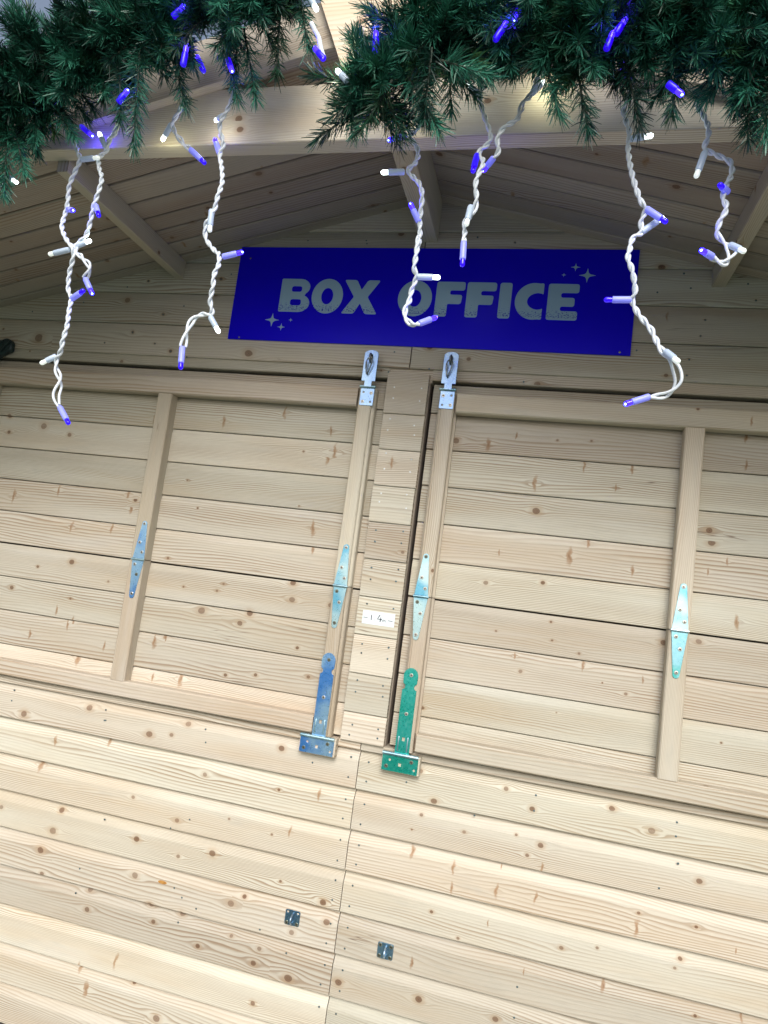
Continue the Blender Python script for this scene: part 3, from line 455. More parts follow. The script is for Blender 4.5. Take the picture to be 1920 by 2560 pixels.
def rows(wb, x0, x1, z0, zend, b, dep, y, gable=False, rk=0.5, tone=None):
    z = z0; 
    while z < zend-1e-4:
        h = min(P, zend-z)
        if gable:
            lo = lambda v, z=z: (max(x0, AX-(AZ-(z+min(v, 0.2)))/SLOPE), min(x1, AX+(AZ-(z+min(v, 0.2)))/SLOPE))
            uf = (lambda v, lo=lo: (lambda q: q if q[1] > q[0] else ((q[0]+q[1])/2, (q[0]+q[1])/2+1e-4))(lo(v)))
            wb.piece((0, 0, z), (1, 0, 0), (0, 0, 1), (0, 1, 0), prof_ship(h, min(b, h*.4), dep, y), uf, knots=kn_in(z, z+h, x0, x1), closed=False, caps=True, rk=rk, tone=tone)
        else:
            wb.piece((0, 0, z), (1, 0, 0), (0, 0, 1), (0, 1, 0), prof_ship(h, min(b, h*.4), dep, y), (x0, x1), knots=kn_in(z, z+h, x0, x1), closed=False, caps=True, rk=rk, tone=tone)
        z += P
SEAM = -0.431
walls = []
for (a, b_) in ((X0, SEAM-0.0011), (SEAM+0.0011, X1)):
    wb = WB(); rows(wb, a, b_, 0.407-3*P, 1.046, 0.030, 0.0165, 0.0, rk=.3)
    # board under the shutters
    wb.piece((0, 0, 1.0465), (1, 0, 0), (0, 0, 1), (0, 1, 0), [(0, .014), (0, 0), (.0185, 0), (.0185, .06)], (a, b_), closed=False)
    o = part(wb.build('wall_cladding', WOOD), CH); walls.append(o)
upper = []
for (a, b_) in ((X0, SEAM-0.0016), (SEAM+0.0016, X1)):
    wb = WB(); rows(wb, a, b_, 2.136, 2.70, 0.026, 0.006, 0.0, gable=True, rk=1.5)
    o = part(wb.build('gable_cladding', WOOD), CH); upper.append(o)
def wall_of(x, z):
    return (upper if z > 1.6 else walls)[0 if x < SEAM else 1]
# head strips above the shutters, recessed under the gable boards
for a, b_ in ((X0, -0.490), (-0.360, X1)):
    wb = WB(); wb.box(a, b_, 0.007, 0.05, 2.1075, 2.150, 'x', rk=2)
    part(wb.build('head_rail', WOOD), CH)
wb = WB(); wb.box(-0.490, -0.360, 0.012, 0.05, 2.10, 2.150, 'x'); part(wb.build('head_rail', WOOD), CH)
# dark-coloured sheet standing in for the shaded void behind joints and round the shutters
mb = MB(); mb.box(X0, X1, 0.058, 0.066, 0.02, 2.16)
part(mb.build('shade_backing', GAP), CH)
mb = MB()
for a, b_ in ((X0, X0+0.02), (X1-0.02, X1)): mb.box(a, b_, 0.066, 2.0, 0.02, 2.19)
mb.box(X0, X1, 2.0, 2.02, 0.02, 2.19)
part(mb.build('side_wall', WOOD2), CH)
mb = MB(); mb.prism([(X0, 2.1605), (X1, 2.1605), (X1, roofz(X1)-.003), (AX, AZ-.003), (X0, roofz(X0)-.003)], 0.0585, 0.066)
part(mb.build('gable_shade_backing', GAP), CH)  # dark sheet, its colour stands in for shade behind the gable joints

# centre cover strip made of short boards
wb = WB()
z = 1.0665; zz = [1.0665]
k = 0.407
while k < 1.08: k += P
while k < 2.07: zz.append(k-0.008); k += P
zz.append(2.1215)
for i in range(len(zz)-1):
    h = zz[i+1]-zz[i]; e = random.uniform(-0.0012, 0.0012)
    wb.piece((0, 0, zz[i]), (1, 0, 0), (0, 0, 1), (0, 1, 0), [(0, 0.010), (0, -0.0085), (.002, -0.0105), (h-.02, -0.0105), (h-.0015, -0.0065), (h-.001, 0.010)], (-0.4895+e, -0.3670+e), knots=kn_in(zz[i], zz[i]+h, -.489, -.367), caps=True)
post = part(wb.build('cover_strip', WOOD), CH)
wb = WB(); wb.box(-0.4855, -0.3645, 0.010, 0.05, 1.0665, 2.10, 'z', tone=-1)
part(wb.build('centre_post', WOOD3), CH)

# shutters
def batten(x0, x1, y0, y1, zs, step=None):
    for a, b_ in zs:
        wb = WB(); pr = None
        e = 0.003
        if step == 'r':
            pr = [(x0, y1), (x0, y0+e), (x0+e, y0), (x1-0.012, y0), (x1-0.009, y0+.003), (x1-0.009, y0+0.010), (x1-0.003, y0+0.012), (x1, y0+0.016), (x1, y1)]
        elif step == 'l':
            pr = [(x0, y1), (x0, y0+0.010), (x0+0.006, y0+0.003), (x0+0.009, y0+.0045), (x0+0.011, y0), (x1-e, y0), (x1, y0+e), (x1, y1-.012), (x1+.006, y1-.010), (x1+.006, y1)]
        else:
            pr = [(x0, y1), (x0, y0+e), (x0+e, y0), (x1-e, y0), (x1, y0+e), (x1, y1)]
        wb.piece((0, 0, 0), (0, 0, 1), (1, 0, 0), (0, 1, 0), pr, (a, b_), rk=2.5, dens=1.5)
        yield wb
HZ = 1.4835
def shutter(x0, x1, bats, rail_x):
    wb = WB()
    z = 1.068; first = 0.407
    while first < z: first += P
    # first (cut) board, then full courses; a saw cut at the fold
    wb.piece((0, 0, 1.069), (1, 0, 0), (0, 0, 1), (0, 1, 0), prof_ship(first+0.006-1.069, .016, .004, .013), (x0, x1), knots=kn_in(1.069, 1.16, x0, x1), closed=False, rk=.5)
    z = first+0.006
    while z < 2.09:
        zt = min(z+P, 2.1005); zb = z+(0.0022 if abs(z-HZ) < 0.03 else 0.0)
        wb.piece((0, 0, zb), (1, 0, 0), (0, 0, 1), (0, 1, 0), prof_ship(zt-zb-(0.0 if zt < 2.1 else 0.003), .021, .0045, .013), (x0, x1), knots=kn_in(zb, zt, x0, x1), closed=False, rk=.5)
        z += P
    sh = part(wb.build('shutter', WOOD), CH)
    for (a, b_, st, zt) in bats:
        for wb in batten(a, b_, -0.025, 0.0135, ((1.1185 if st is None else 1.068, HZ-0.001), (HZ+0.0015, 2.008 if st is None else zt)), st):
            o = wb.build('batten', WOOD2); part(o, sh)
    for (a, b_) in rail_x:
        for (q0, q1, tt) in ((1.0715, 1.1185, 0), (2.008, 2.064, 0)):
            wb = WB(); kk = [(k[0], k[1]-q0+.03, k[2]) for k in KNOTS if q0-.02 < k[1] < q1+.02]
            wb.box(a, b_, -0.025, 0.0135, q0, q1, 'x', bev=0.004, knots=kk, rk=1.0)
            part(wb.build('rail', WOOD2), sh)
    return sh
shL = shutter(-2.05, -0.4935, [(-1.2212, -1.1725, None, 0), (-0.5655, -0.5165, 'r', 2.0640), (-1.890, -1.845, None, 0)], [(-2.05, -0.570)])
shR = shutter(-0.3535, 1.21, [(-0.3290, -0.2835, 'l', 2.0700), (0.3280, 0.3765, None, 0), (1.0, 1.048, None, 0)], [(-0.2765, 1.21)])

# roof: boards running up each slope, felt above
nrm = math.sqrt(1+SLOPE**2); EAVE = 2.02
for sgn in (-1, 1):
    U = Vector((sgn/nrm, 0, -SLOPE/nrm)); W_ = Vector((sgn*SLOPE/nrm, 0, 1/nrm))
    wb = WB(); y = 0.028-0.0705*0
    yl = [0.05, -0.038, -0.109, -0.179, -0.244, -0.318, -0.408, -0.50, -0.5995]
    for i in range(len(yl)-1):
        h = yl[i]-yl[i+1]; gq = 0.0045
        wb.piece((AX, yl[i+1], AZ), U, (0, 1, 0), W_, [(0.0028, .012), (0.0028, .003), (gq+.001, 0), (h-gq-.001, 0), (h-.0028, .003), (h-.0028, .012)], (0.0, EAVE), rk=5, closed=True)
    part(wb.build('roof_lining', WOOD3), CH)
    mb = MB(); A0 = Vector((AX, 0, AZ))+W_*0.0122
    vs = []
    for yy in (-0.598, 2.1):
        for uu in (0, EAVE+0.03):
            for ww in (0, .004): vs.append(Vector((A0.x, yy, A0.z))+U*uu+W_*ww)
    mb.add(vs, [(0, 1, 3, 2), (4, 6, 7, 5), (0, 4, 5, 1), (2, 3, 7, 6), (0, 2, 6, 4), (1, 5, 7, 3)])
    part(mb.build('roof_felt', FELT), CH)
    # barge board on the rake, plumb front face
    wb = WB()
    wb.piece((AX, 0, AZ), U, (0, 0, 1), (0, 1, 0), [(-0.004, -.622), (0.118, -.622), (0.12, -.620), (0.12, -.6005), (-0.004, -.6005), (-.006, -.603), (-.006, -.619)], lambda v, sgn=sgn: (0.0005, EAVE), rk=4)
    part(wb.build('barge_board', WOOD2), CH)
# purlins, ridge and tie beam
for (a, b_, z0, ztop, nm) in ((-1.2485, -1.2165, 2.3995, lambda x: roofz(x), 'purlin'), (0.3685, 0.4035, 2.4055, lambda x: roofz(x), 'purlin')):
    wb = WB(); tl, tr = ztop(a)-.0015, ztop(b_)-.0015
    wb.piece((0, 0, 0), (0, 1, 0), (1, 0, 0), (0, 0, 1), [(a+.002, z0), (b_-.002, z0), (b_, z0+.002), (b_, tr), (a, tl), (a, z0+.002)], (-0.556, 0.0), rk=4, dens=1.5)
    part(wb.build(nm, WOOD2), CH)
wb = WB(); a, b_ = -0.4475, -0.3945
wb.piece((0, 0, 0), (0, 1, 0), (1, 0, 0), (0, 0, 1), [(a+.002, 2.531), (b_-.002, 2.531), (b_, 2.533), (b_, roofz(b_)-.0015), (AX, AZ-.0015), (a, roofz(a)-.0015), (a, 2.533)], (-0.556, 0.0), rk=4, dens=1.2)
part(wb.build('ridge_beam', WOOD2), CH)
wb = WB(); zb, zt = 2.4265, 2.560
def tie_u(v): 
    d = (AZ-.0015-v)/SLOPE; return (AX-d, AX+d)
wb.piece((0, 0, 0), (1, 0, 0), (0, 0, 1), (0, 1, 0), [(zb+.002, -.600), (zt, -.600), (zt, -.557), (zb+.002, -.557), (zb, -.559), (zb, -.598)], tie_u, knots=[(-0.745, .03+.002, .008), (-.752, .058, .009), (-0.2, .075, .007), (-1.05, .09, .004)], tone=1.0, dens=1.3)
part(wb.build('tie_beam', WOOD2), CH)
# pale tapered plate covering the apex joint
mb = WB()
W1 = [(-0.618, 2.81), (-0.508, 2.560), (-0.329, 2.560), (-0.219, 2.81)]
def plate_u(v):
    t = (2.81-v)/0.25; return (-0.618+0.110*t, -0.219-0.110*t)
mb.piece((0, 0, 0), (1, 0, 0), (0, 0, 1), (0, 1, 0), [(2.560, -.643), (2.81, -.643), (2.81, -.6225), (2.560, -.6225)], plate_u, knots=[(-0.478, 0.105, .0085)], tone=1.0, dens=0.62)
part(mb.build('apex_plate', WOOD4), CH)

# ---------------------------------------------------------------- fixings
def screw_mesh(r, mat_head, name):
    mb = MB(); mb.lathe((0, 0, 0), (0, -1, 0), [(0, r), (0.0006, r), (0.0012, r*0.86), (0.0014, r*0.3), (0.0014, r*.05)], 14)
    for a in (0.5, 0.5+math.pi/2):
        d = Vector((math.cos(a), 0, math.sin(a))); e = Vector((-d.z, 0, d.x))
        L, w_ = r*0.62, r*0.16; y = -0.0017 if a < 1 else -0.00172
        vs = [d*L+e*w_, -d*L+e*w_, -d*L-e*w_, d*L-e*w_]
        mb.add([(v.x, y, v.z) for v in vs]+[(v.x, -0.0012, v.z) for v in vs], [(0, 1, 2, 3), (0, 1, 5, 4), (1, 2, 6, 5), (2, 3, 7, 6), (3, 0, 4, 7)], 1)
    me_o = mb.build(name, [mat_head, SLOT]); me = me_o.data; bpy.data.objects.remove(me_o); return me
ME_SB = screw_mesh(0.0052, SCREW, 'screw_bright'); ME_SD = screw_mesh(0.0052, SCREWD, 'screw_tarnished')
def nail_mesh(mat, r=0.0027):
    mb = MB(); mb.lathe((0, 0.001, 0), (0, -1, 0), [(0, r), (0.0014, r), (0.0017, r*.6), (0.0017, r*.05)], 8)
    o = mb.build('nail', mat); me = o.data; bpy.data.objects.remove(o); return me
ME_N = nail_mesh(NAILM); ME_NB = nail_mesh(NAILB, .0026)
def put(name, me, loc, parent, rot=None):
    o = bpy.data.objects.new(name, me); COL.objects.link(o)
    o.matrix_world = Matrix.Translation(loc) @ (rot or Matrix.Identity(4))
    mw = o.matrix_world.copy(); o.parent = parent; o.matrix_parent_inverse = PINV[parent.name]
    o.matrix_basis = mw; return o
PINV = {}
def reg(o):
    bpy.context.view_layer.update(); PINV[o.name] = o.matrix_world.inverted(); return o
def screws(parent, pts, y, bright=0.6):
    reg(parent)
    for p in pts: put('screw', ME_SB if random.random() < bright else ME_SD, (p[0], y, p[1]), parent, Matrix.Rotation(random.uniform(0, 3), 4, 'Y'))
for o in walls+upper+[post]: reg(o)
for x, z in NAILS:
    put('nail', ME_N, (x, 0.0, z), wall_of(x, z))
for x, z in CENTRE_NAILS:
    put('nail', ME_NB if z > 1.7 else ME_N, (x, -0.0105, z), post)

YB = -0.025
def strap(cx, mat, mat2, lean):
    """two tapered leaves meeting at a knuckle in the middle of the shutter"""
    mb = MB(); t = .0022; y0 = YB-t-.0003
    for s_, mi in ((1, 0), (-1, 1)):
        zt = 1.4838+s_*0.1185; o_ = lean*s_
        pts = [(cx-.0195, 1.4838+s_*.0035), (cx+.0195, 1.4838+s_*.0035)]
        arc = ell(cx+o_, zt-s_*.008, .0082, .0082, 0, 180, 10)
        arc = [(x_, zt-s_*.008+s_*abs(z_-(zt-s_*.008))) for x_, z_ in arc]
        pts = pts+arc
        if s_ < 0: pts = pts[::-1]
        mb.prism(pts, y0, YB-.0003, mi=mi, bev=.0005)
    for i, (a, b_) in enumerate(((-.0205, -.0105), (-.010, .010), (.0105, .0205))):
        mb.tube([(cx+a, YB-.0035, 1.4838), (cx+b_, YB-.0035, 1.4838)], .0043, 14, 2)
    mb.tube([(cx-.0218, YB-.0035, 1.4838), (cx+.0218, YB-.0035, 1.4838)], .0022, 10, 2)
    o = part(mb.build('strap_hinge', [mat, mat2, STEELP], CH, True), CH)
    screws(o, [(cx+lean*.9, 1.594), (cx+lean*.3-.004, 1.536), (cx+.009, 1.5065), (cx-.008, 1.468), (cx-lean*.4+.004, 1.438), (cx-lean*.9, 1.3795)], y0-.0001, 0.65)
STEELP = zinc('zinc_pin', (0.22, 0.42, 0.52), (0.5, 0.72, 0.8))
strap(-1.1915, Z_BLUE, Z_BLUE, 0.002); strap(-0.5428, Z_CYAN, Z_CYAN, 0.0025); strap(-0.3105, Z_CYAN, Z_CYAN, 0.001); strap(0.3527, Z_CYAN, Z_CT, 0.001)
# leaves of the third one shade to blue lower down
def tee(cx, zk, mat):
    mb = MB(); y0 = YB-.0027; hw = .0198
    top = zk+.2315
    out = [(cx-hw, zk+.004), (cx+hw, zk+.004), (cx+hw, zk+.171)]
    out += [(cx+hw+.001-.0085*math.sin(R(a)), zk+.1795-.0085*math.cos(R(a))) for a in range(20, 161, 20)]
    out += [(cx+hw-.001, zk+.189), (cx+hw, zk+.205)]
    out += [(cx+(hw)*math.cos(R(a)), zk+.2085+(.0215)*math.sin(R(a))) for a in range(10, 171, 16)]
    out += [(cx-hw, zk+.205), (cx-hw+.001, zk+.189)]
    out += [(cx-hw-.001+.0085*math.sin(R(a)), zk+.1795+.0085*math.cos(R(a))) for a in range(20, 161, 20)]
    out += [(cx-hw, zk+.171)]
    hole = [(cx-.004, zk+.036), (cx+.004, zk+.036), (cx+.004, zk+.046), (cx-.004, zk+.046)]
    mb.prism(out, y0, YB-.0003, [hole], 0, bev=.0006)
    for s_ in (-1, 1):
        mb.tube([(cx+s_*.0125, y0, zk+.010), (cx+s_*.0125, y0-.0012, zk+.013), (cx+s_*.0125, y0-.0012, zk+.044), (cx+s_*.0125, y0, zk+.047)], .0019, 8, 1)
    cx2 = cx-.0017
    pl = rounded([(cx2-.0488, zk-.046), (cx2+.0488, zk-.046), (cx2+.0488, zk-.004), (cx2-.0488, zk-.004)], .002, 2)
    def circ(x_, z_, r_): return ell(x_, z_, r_, r_, 0, 360, 10)
    sq = [(cx2-.004, zk-.031), (cx2+.004, zk-.031), (cx2+.004, zk-.022), (cx2-.004, zk-.022)]
    mb.prism(pl, y0, y0+.0024, [sq, circ(cx2-.028, zk-.017, .0035), circ(cx2+.040, zk-.034, .0035)], 0, bev=.0006)
    for a, b_ in ((-.0488, -.0205), (-.020, .020), (.0205, .0488)):
        mb.tube([(cx2+a, y0-.002, zk), (cx2+b_, y0-.002, zk)], .0052, 14, 1)
    o = part(mb.build('tee_hinge', [mat, STEELP], CH, True), CH)
    screws(o, [(cx+.001, zk+.211), (cx, zk+.108)], y0-.0001, 0.5)
    for p in ((cx2-.036, zk-.034), (cx2+.031, zk-.014)): put('screw', ME_SD, (p[0], y0-.0001, p[1]), o)
    wb = WB(); wb.box(cx2-.0505, cx2+.0535, y0+.0026, -0.0003, zk-.049, zk+.001, 'x', tone=.5)
    part(wb.build('hinge_packer', WOOD2), CH)
tee(-0.5473, 1.0655, Z_BLUE); tee(-0.3110, 1.0595, Z_TEAL)

def hasp(cx, zt):
    """hinged plate screwed to the batten top, slotted over a staple held by a snap hook"""
    mb = MB(); y0 = YB-.0105; hw = .0208
    o1 = [(cx-hw, zt-.0935), (cx+hw, zt-.0935), (cx+hw, zt-.012)]+[(cx+hw*math.cos(R(a)), zt-.012+.012*math.sin(R(a))) for a in range(12, 169, 12)]+[(cx-hw, zt-.012)]
    slot = rounded([(cx-.0042, zt-.036), (cx+.0042, zt-.036), (cx+.0042, zt-.013), (cx-.0042, zt-.013)], .004, 4)
    mb.prism(o1, y0, y0+.0022, [slot], 0, bev=.0006)
    mb.prism([(cx-.0105, zt-.110), (cx+.0105, zt-.110), (cx+.0105, zt-.093), (cx-.0105, zt-.093)], y0+.0003, y0+.0024, mi=0)
    lo = rounded([(cx-.0205, zt-.1645), (cx+.0205, zt-.1645), (cx+.0205, zt-.106), (cx+.0115, zt-.106), (cx+.0115, zt-.113), (cx-.0115, zt-.113), (cx-.0115, zt-.106), (cx-.0205, zt-.106)], [.003, .003, .001, .001, .001, .001, .001, .001], 3)
    yl_ = YB-.0027
    def circ(x_, z_, r_): return ell(x_, z_, r_, r_, 0, 360, 10)
    mb.prism(lo, yl_, yl_+.0024, [circ(cx-.0115 if cx < -.43 else cx+.0115, zt-.1255, .003), circ(cx+.0115 if cx < -.43 else cx-.0115, zt-.154, .003)], 0, bev=.0006)
    mb.tube([(cx-.0235, y0+.0055, zt-.109), (cx+.0235, y0+.0055, zt-.109)], .0046, 12, 1)
    o = part(mb.build('hasp', [Z_GREY if 0 else Z_CYAN2, STEELP], CH, True), CH)
    s_ = 1 if cx < -.43 else -1
    screws(o, [(cx+.0115*s_, zt-.127), (cx-.0115*s_, zt-.1535)], yl_-.0001, 1)
    # staple
    mb = MB(); mb.tube([(cx, -.001, zt-.014), (cx, y0-.010, zt-.015), (cx+.0002, y0-.016, zt-.020), (cx+.0002, y0-.016, zt-.031), (cx, y0-.010, zt-.036), (cx, -.001, zt-.037)], .0032, 10)
    part(mb.build('staple', STEEL, o, True), o)
    # snap hook hanging from it: pear-shaped loop
    mb = MB(); yy = y0-.014; pts = []
    for a in range(0, 361, 15):
        w_ = .0098+.0016*math.cos(R(a)); zc = zt-.052
        hgt = .0235; x_ = w_*math.sin(R(a))*(0.72+0.28*math.cos(R(a))); z_ = zc+hgt*math.cos(R(a))
        pts.append((cx-.004*(zt-.03-z_)/.045*1.2+x_, yy+.008*(zt-.03-z_)/.05, z_))
    mb.tube(pts, .0019, 8, 0, False)
    mb.tube([pts[17], ((Vector(pts[17])+Vector(pts[20]))/2)[:], pts[20]], .0027, 8, 0)
    part(mb.build('snap_hook', STEEL, o, True), o)
Z_CYAN2 = zinc('zinc_hasp', (0.34, 0.52, 0.82), (0.46, 0.66, 0.90))
hasp(-0.5400, 2.1750); hasp(-0.3050, 2.1800)

def staple_plate(cx, cz, bright):
    mb = MB(); hw = .0212
    sc = [(-.0145, .0135), (.0145, .0135), (-.0145, -.0135), (.0145, -.0135)]
    mb.prism(rounded([(cx-hw, cz-.0195), (cx+hw, cz-.0195), (cx+hw, cz+.0195), (cx-hw, cz+.0195)], .005, 4), -.0026, -.0002, [ell(cx+a, cz+b, .0032, .0032, 0, 360, 10) for a, b in sc[:bright]], 0, bev=.0006)
    o = part(mb.build('staple_plate', Z_STAPLE, CH, True), CH); reg(o)
    for a, b in sc[bright:]: put('screw', ME_SD, (cx+a, -.0027, cz+b), o)
    mb = MB(); pts = [(cx+.001, -.002, cz+.012)]+[(cx+.001, -.002-.019*math.sin(R(a)), cz+.012*math.cos(R(a))) for a in range(20, 161, 14)]+[(cx+.001, -.002, cz-.012)]
    mb.tube(pts, .0027, 10); part(mb.build('staple_loop', Z_GREY, o, True), o)
staple_plate(-0.5590, 0.5775, 2); staple_plate(-0.2950, 0.5555, 0)
mb = MB(); mb.prism([(x_-0.0, z_) for x_, z_ in ell(-0.958, 0.582, .014, .0045, 0, 360, 16)], -.0012, .0004, bev=.0004)
part(mb.build('resin_patch', RESIN, CH, True), CH)

# ---------------------------------------------------------------- the sign
SG = empty('shop_sign', (-0.422, -0.004, 2.203), 'deep blue rectangular sign reading BOX OFFICE under the gable', 'sign')
mb = MB(); mb.prism([(-1.0235, 2.2025), (0.1775, 2.2025), (0.1775, 2.5075), (-1.0235, 2.5075)], -.0055, -.0005, bev=.0004)
part(mb.build('sign_panel', SIGNB), SG)
ZL, ZH = 2.2965, 2.4035; YF = -.0063
def T_(pts, x0, x1, z0=ZL, z1=ZH): return [(x0+(x1-x0)*a, z0+(z1-z0)*b) for a, b in pts]
def letter(ch, x0, x1):
    mb = MB(); w_ = x1-x0; h = ZH-ZL; holes = []; r = .0075
    if ch == 'I': out = rounded(T_([(0, 0), (1, 0), (1, 1), (0, 1)], x0, x1), r)
    elif ch == 'F': out = rounded(T_([(0, 0), (.43, 0), (.43, .365), (.90, .365), (.93, .63), (.49, .63), (.49, .755), (1, .755), (1, 1), (.0, 1)], x0, x1), [r, r, .004, r, r, .009, .009, r, r, r])
    elif ch == 'E': out = rounded(T_([(0, 0), (1, 0), (1, .25), (.43, .25), (.43, .375), (.88, .375), (.88, .62), (.43, .62), (.43, .75), (1, .75), (1, 1), (0, 1)], x0, x1), [r, r, r, .008, .008, r, r, .008, .008, r, r, r])
    elif ch == 'X': out = rounded(T_([(0, 0), (.35, 0), (.5, .31), (.66, 0), (1, 0), (.69, .5), (1, 1), (.66, 1), (.5, .71), (.35, 1), (0, 1), (.31, .5)], x0, x1), [r, r, .003, r, r, .004, r, r, .003, r, r, .004])
    elif ch == 'O':
        out = ell((x0+x1)/2, (ZL+ZH)/2, w_/2, h/2*1.04, n=40); holes = [ell((x0+x1)/2, (ZL+ZH)/2, w_*.19, h*.245, n=30)]
    elif ch == 'C':
        cz = (ZL+ZH)/2; a = ell(x0+w_*.68, cz, w_*.68, h*.51, 80, 280, 26)
        b = ell(x0+w_*.86, cz, w_*.42, h*.235, 262, 98, 18)
        out = a+rounded([(x1-.008, ZL-.0005), (x1, ZL), (x1, ZL+h*.30), (x1-.004, ZL+h*.29)], [.001, .006, .004, .001], 3)+b+rounded([(x1-.004, ZH-h*.29), (x1, ZH-h*.30), (x1, ZH), (x1-.008, ZH+.0005)], [.001, .004, .006, .001], 3)
    elif ch == 'B':
        cz = (ZL+ZH)/2; a = ell(x1-w_*.36, ZL+h*.265, w_*.36, h*.265, -90, 62, 12); b = ell(x1-w_*.37, ZL+h*.755, w_*.33, h*.245, -50, 90, 12)
        out = rounded([(x0+.01, ZH), (x0, ZH), (x0, ZL), (x0+.01, ZL)], [0, r, r, 0])+a+b
        holes = [rounded(T_([(.36, .20), (.72, .20), (.72, .385), (.36, .385)], x0, x1), .008), rounded(T_([(.36, .61), (.70, .61), (.70, .78), (.36, .78)], x0, x1), .008)]
    mb.prism(out, YF, -.0056, holes); return mb
for ch, a, b_ in (('B', -.8680, -.7690), ('O', -.7640, -.6640), ('X', -.6640, -.5505), ('O', -.4915, -.3890), ('F', -.3780, -.2940), ('F', -.2880, -.2030), ('I', -.1935, -.1590), ('C', -.1480, -.0700), ('E', -.0575, .0270)):
    part(letter(ch, a, b_).build('letter', SIGNL), SG)
def star(cx, cz, r, s_=1.0):
    pts = []
    for k in range(4):
        a = R(90*k); b = R(90*k+45)
        pts += [(cx+r*math.cos(a)*(1.08 if k % 2 == 0 else 1), cz+r*math.sin(a)), (cx+r*.24*math.cos(b), cz+r*.24*math.sin(b))]
    mb = MB(); mb.prism(rounded(pts, [r*.12, r*.35]*4, 3), YF, -.0056); part(mb.build('star', SIGNL), SG)
for s_ in ((-.8830, 2.2685, .0228), (-.8497, 2.2466, .0125), (-.8216, 2.2702, .0065), (.0442, 2.4300, .0225), (.0104, 2.4537, .0130), (-.0198, 2.4303, .0065)): star(*s_)
reg(SG)
me_s = bpy.data.objects.new('tmp', None)
def small_screw():
    mb = MB(); mb.lathe((0, 0, 0), (0, -1, 0), [(0, .0032), (.0008, .003), (.0011, .0015), (.0011, .0002)], 12); o = mb.build('screw', SCREWD); me = o.data; bpy.data.objects.remove(o); return me
ME_SS = small_screw()
for x, z in ((-.988, 2.4697), (-.985, 2.2085), (.1492, 2.2105), (.149, 2.4700)): put('screw', ME_SS, (x, -.0055, z), SG)

# paper height label
LB = empty('paper_label', (-0.4245, -0.0108, 1.3886), 'small white paper strip with handwritten 1.4m on the centre post', 'label')
mb = MB(); mb.prism([(-.4714, 1.3886), (-.3782, 1.3886), (-.3782, 1.4260), (-.4714, 1.4262)], -.0112, -.0107)
part(mb.build('paper', PAPER), LB)
mb = MB(); yI = -.0114
def pen(pts, r=.00055): mb.tube([(x_, yI, z_) for x_, z_ in pts], r*1.5, 6)
pen([(-.4680, 1.4062), (-.4560, 1.4060)], .0005); pen([(-.3965, 1.4055), (-.3840, 1.4050)], .0005)
pen([(-.4455, 1.4155), (-.4450, 1.4010)], .0008)
pen([(-.4352, 1.4022), (-.4346, 1.4020)], .0010)
pen([(-.4215, 1.4175), (-.4275, 1.4060), (-.4145, 1.4062)], .0008); pen([(-.4180, 1.4115), (-.4190, 1.3990)], .0008)
pen([(-.4125, 1.4000), (-.4118, 1.4050), (-.4090, 1.4060), (-.4080, 1.4000)], .0004); pen([(-.4080, 1.4040), (-.4055, 1.4060), (-.4040, 1.4000)], .0004)
part(mb.build('handwriting', INK), LB)

# dark plastic hook at the left end of the shutter head
DK = empty('cable_guide', (-1.83, -0.01, 2.07), 'dark green glossy plastic cable guide fixed above the left shutter', 'cable guide')
mb = MB()
o1 = rounded([(-1.93, 2.06), (-1.875, 2.088), (-1.832, 2.117), (-1.812, 2.124), (-1.812, 2.148), (-1.820, 2.162), (-1.838, 2.168), (-1.856, 2.162), (-1.93, 2.14)], .008, 4)
mb.prism(o1, -.018, -.0002, bev=.004); part(mb.build('guide_body', DARKP, DK, True), DK)
mb = MB(); mb.tube([(-1.90, -.020, 2.074), (-1.86, -.0215, 2.105), (-1.818, -.0195, 2.156)], .0022, 8); mb.tube([(-1.92, -.020, 2.11), (-1.88, -.022, 2.12), (-1.85, -.019, 2.156)], .006, 8)
part(mb.build('guide_rib', DARKP, DK, True), DK)

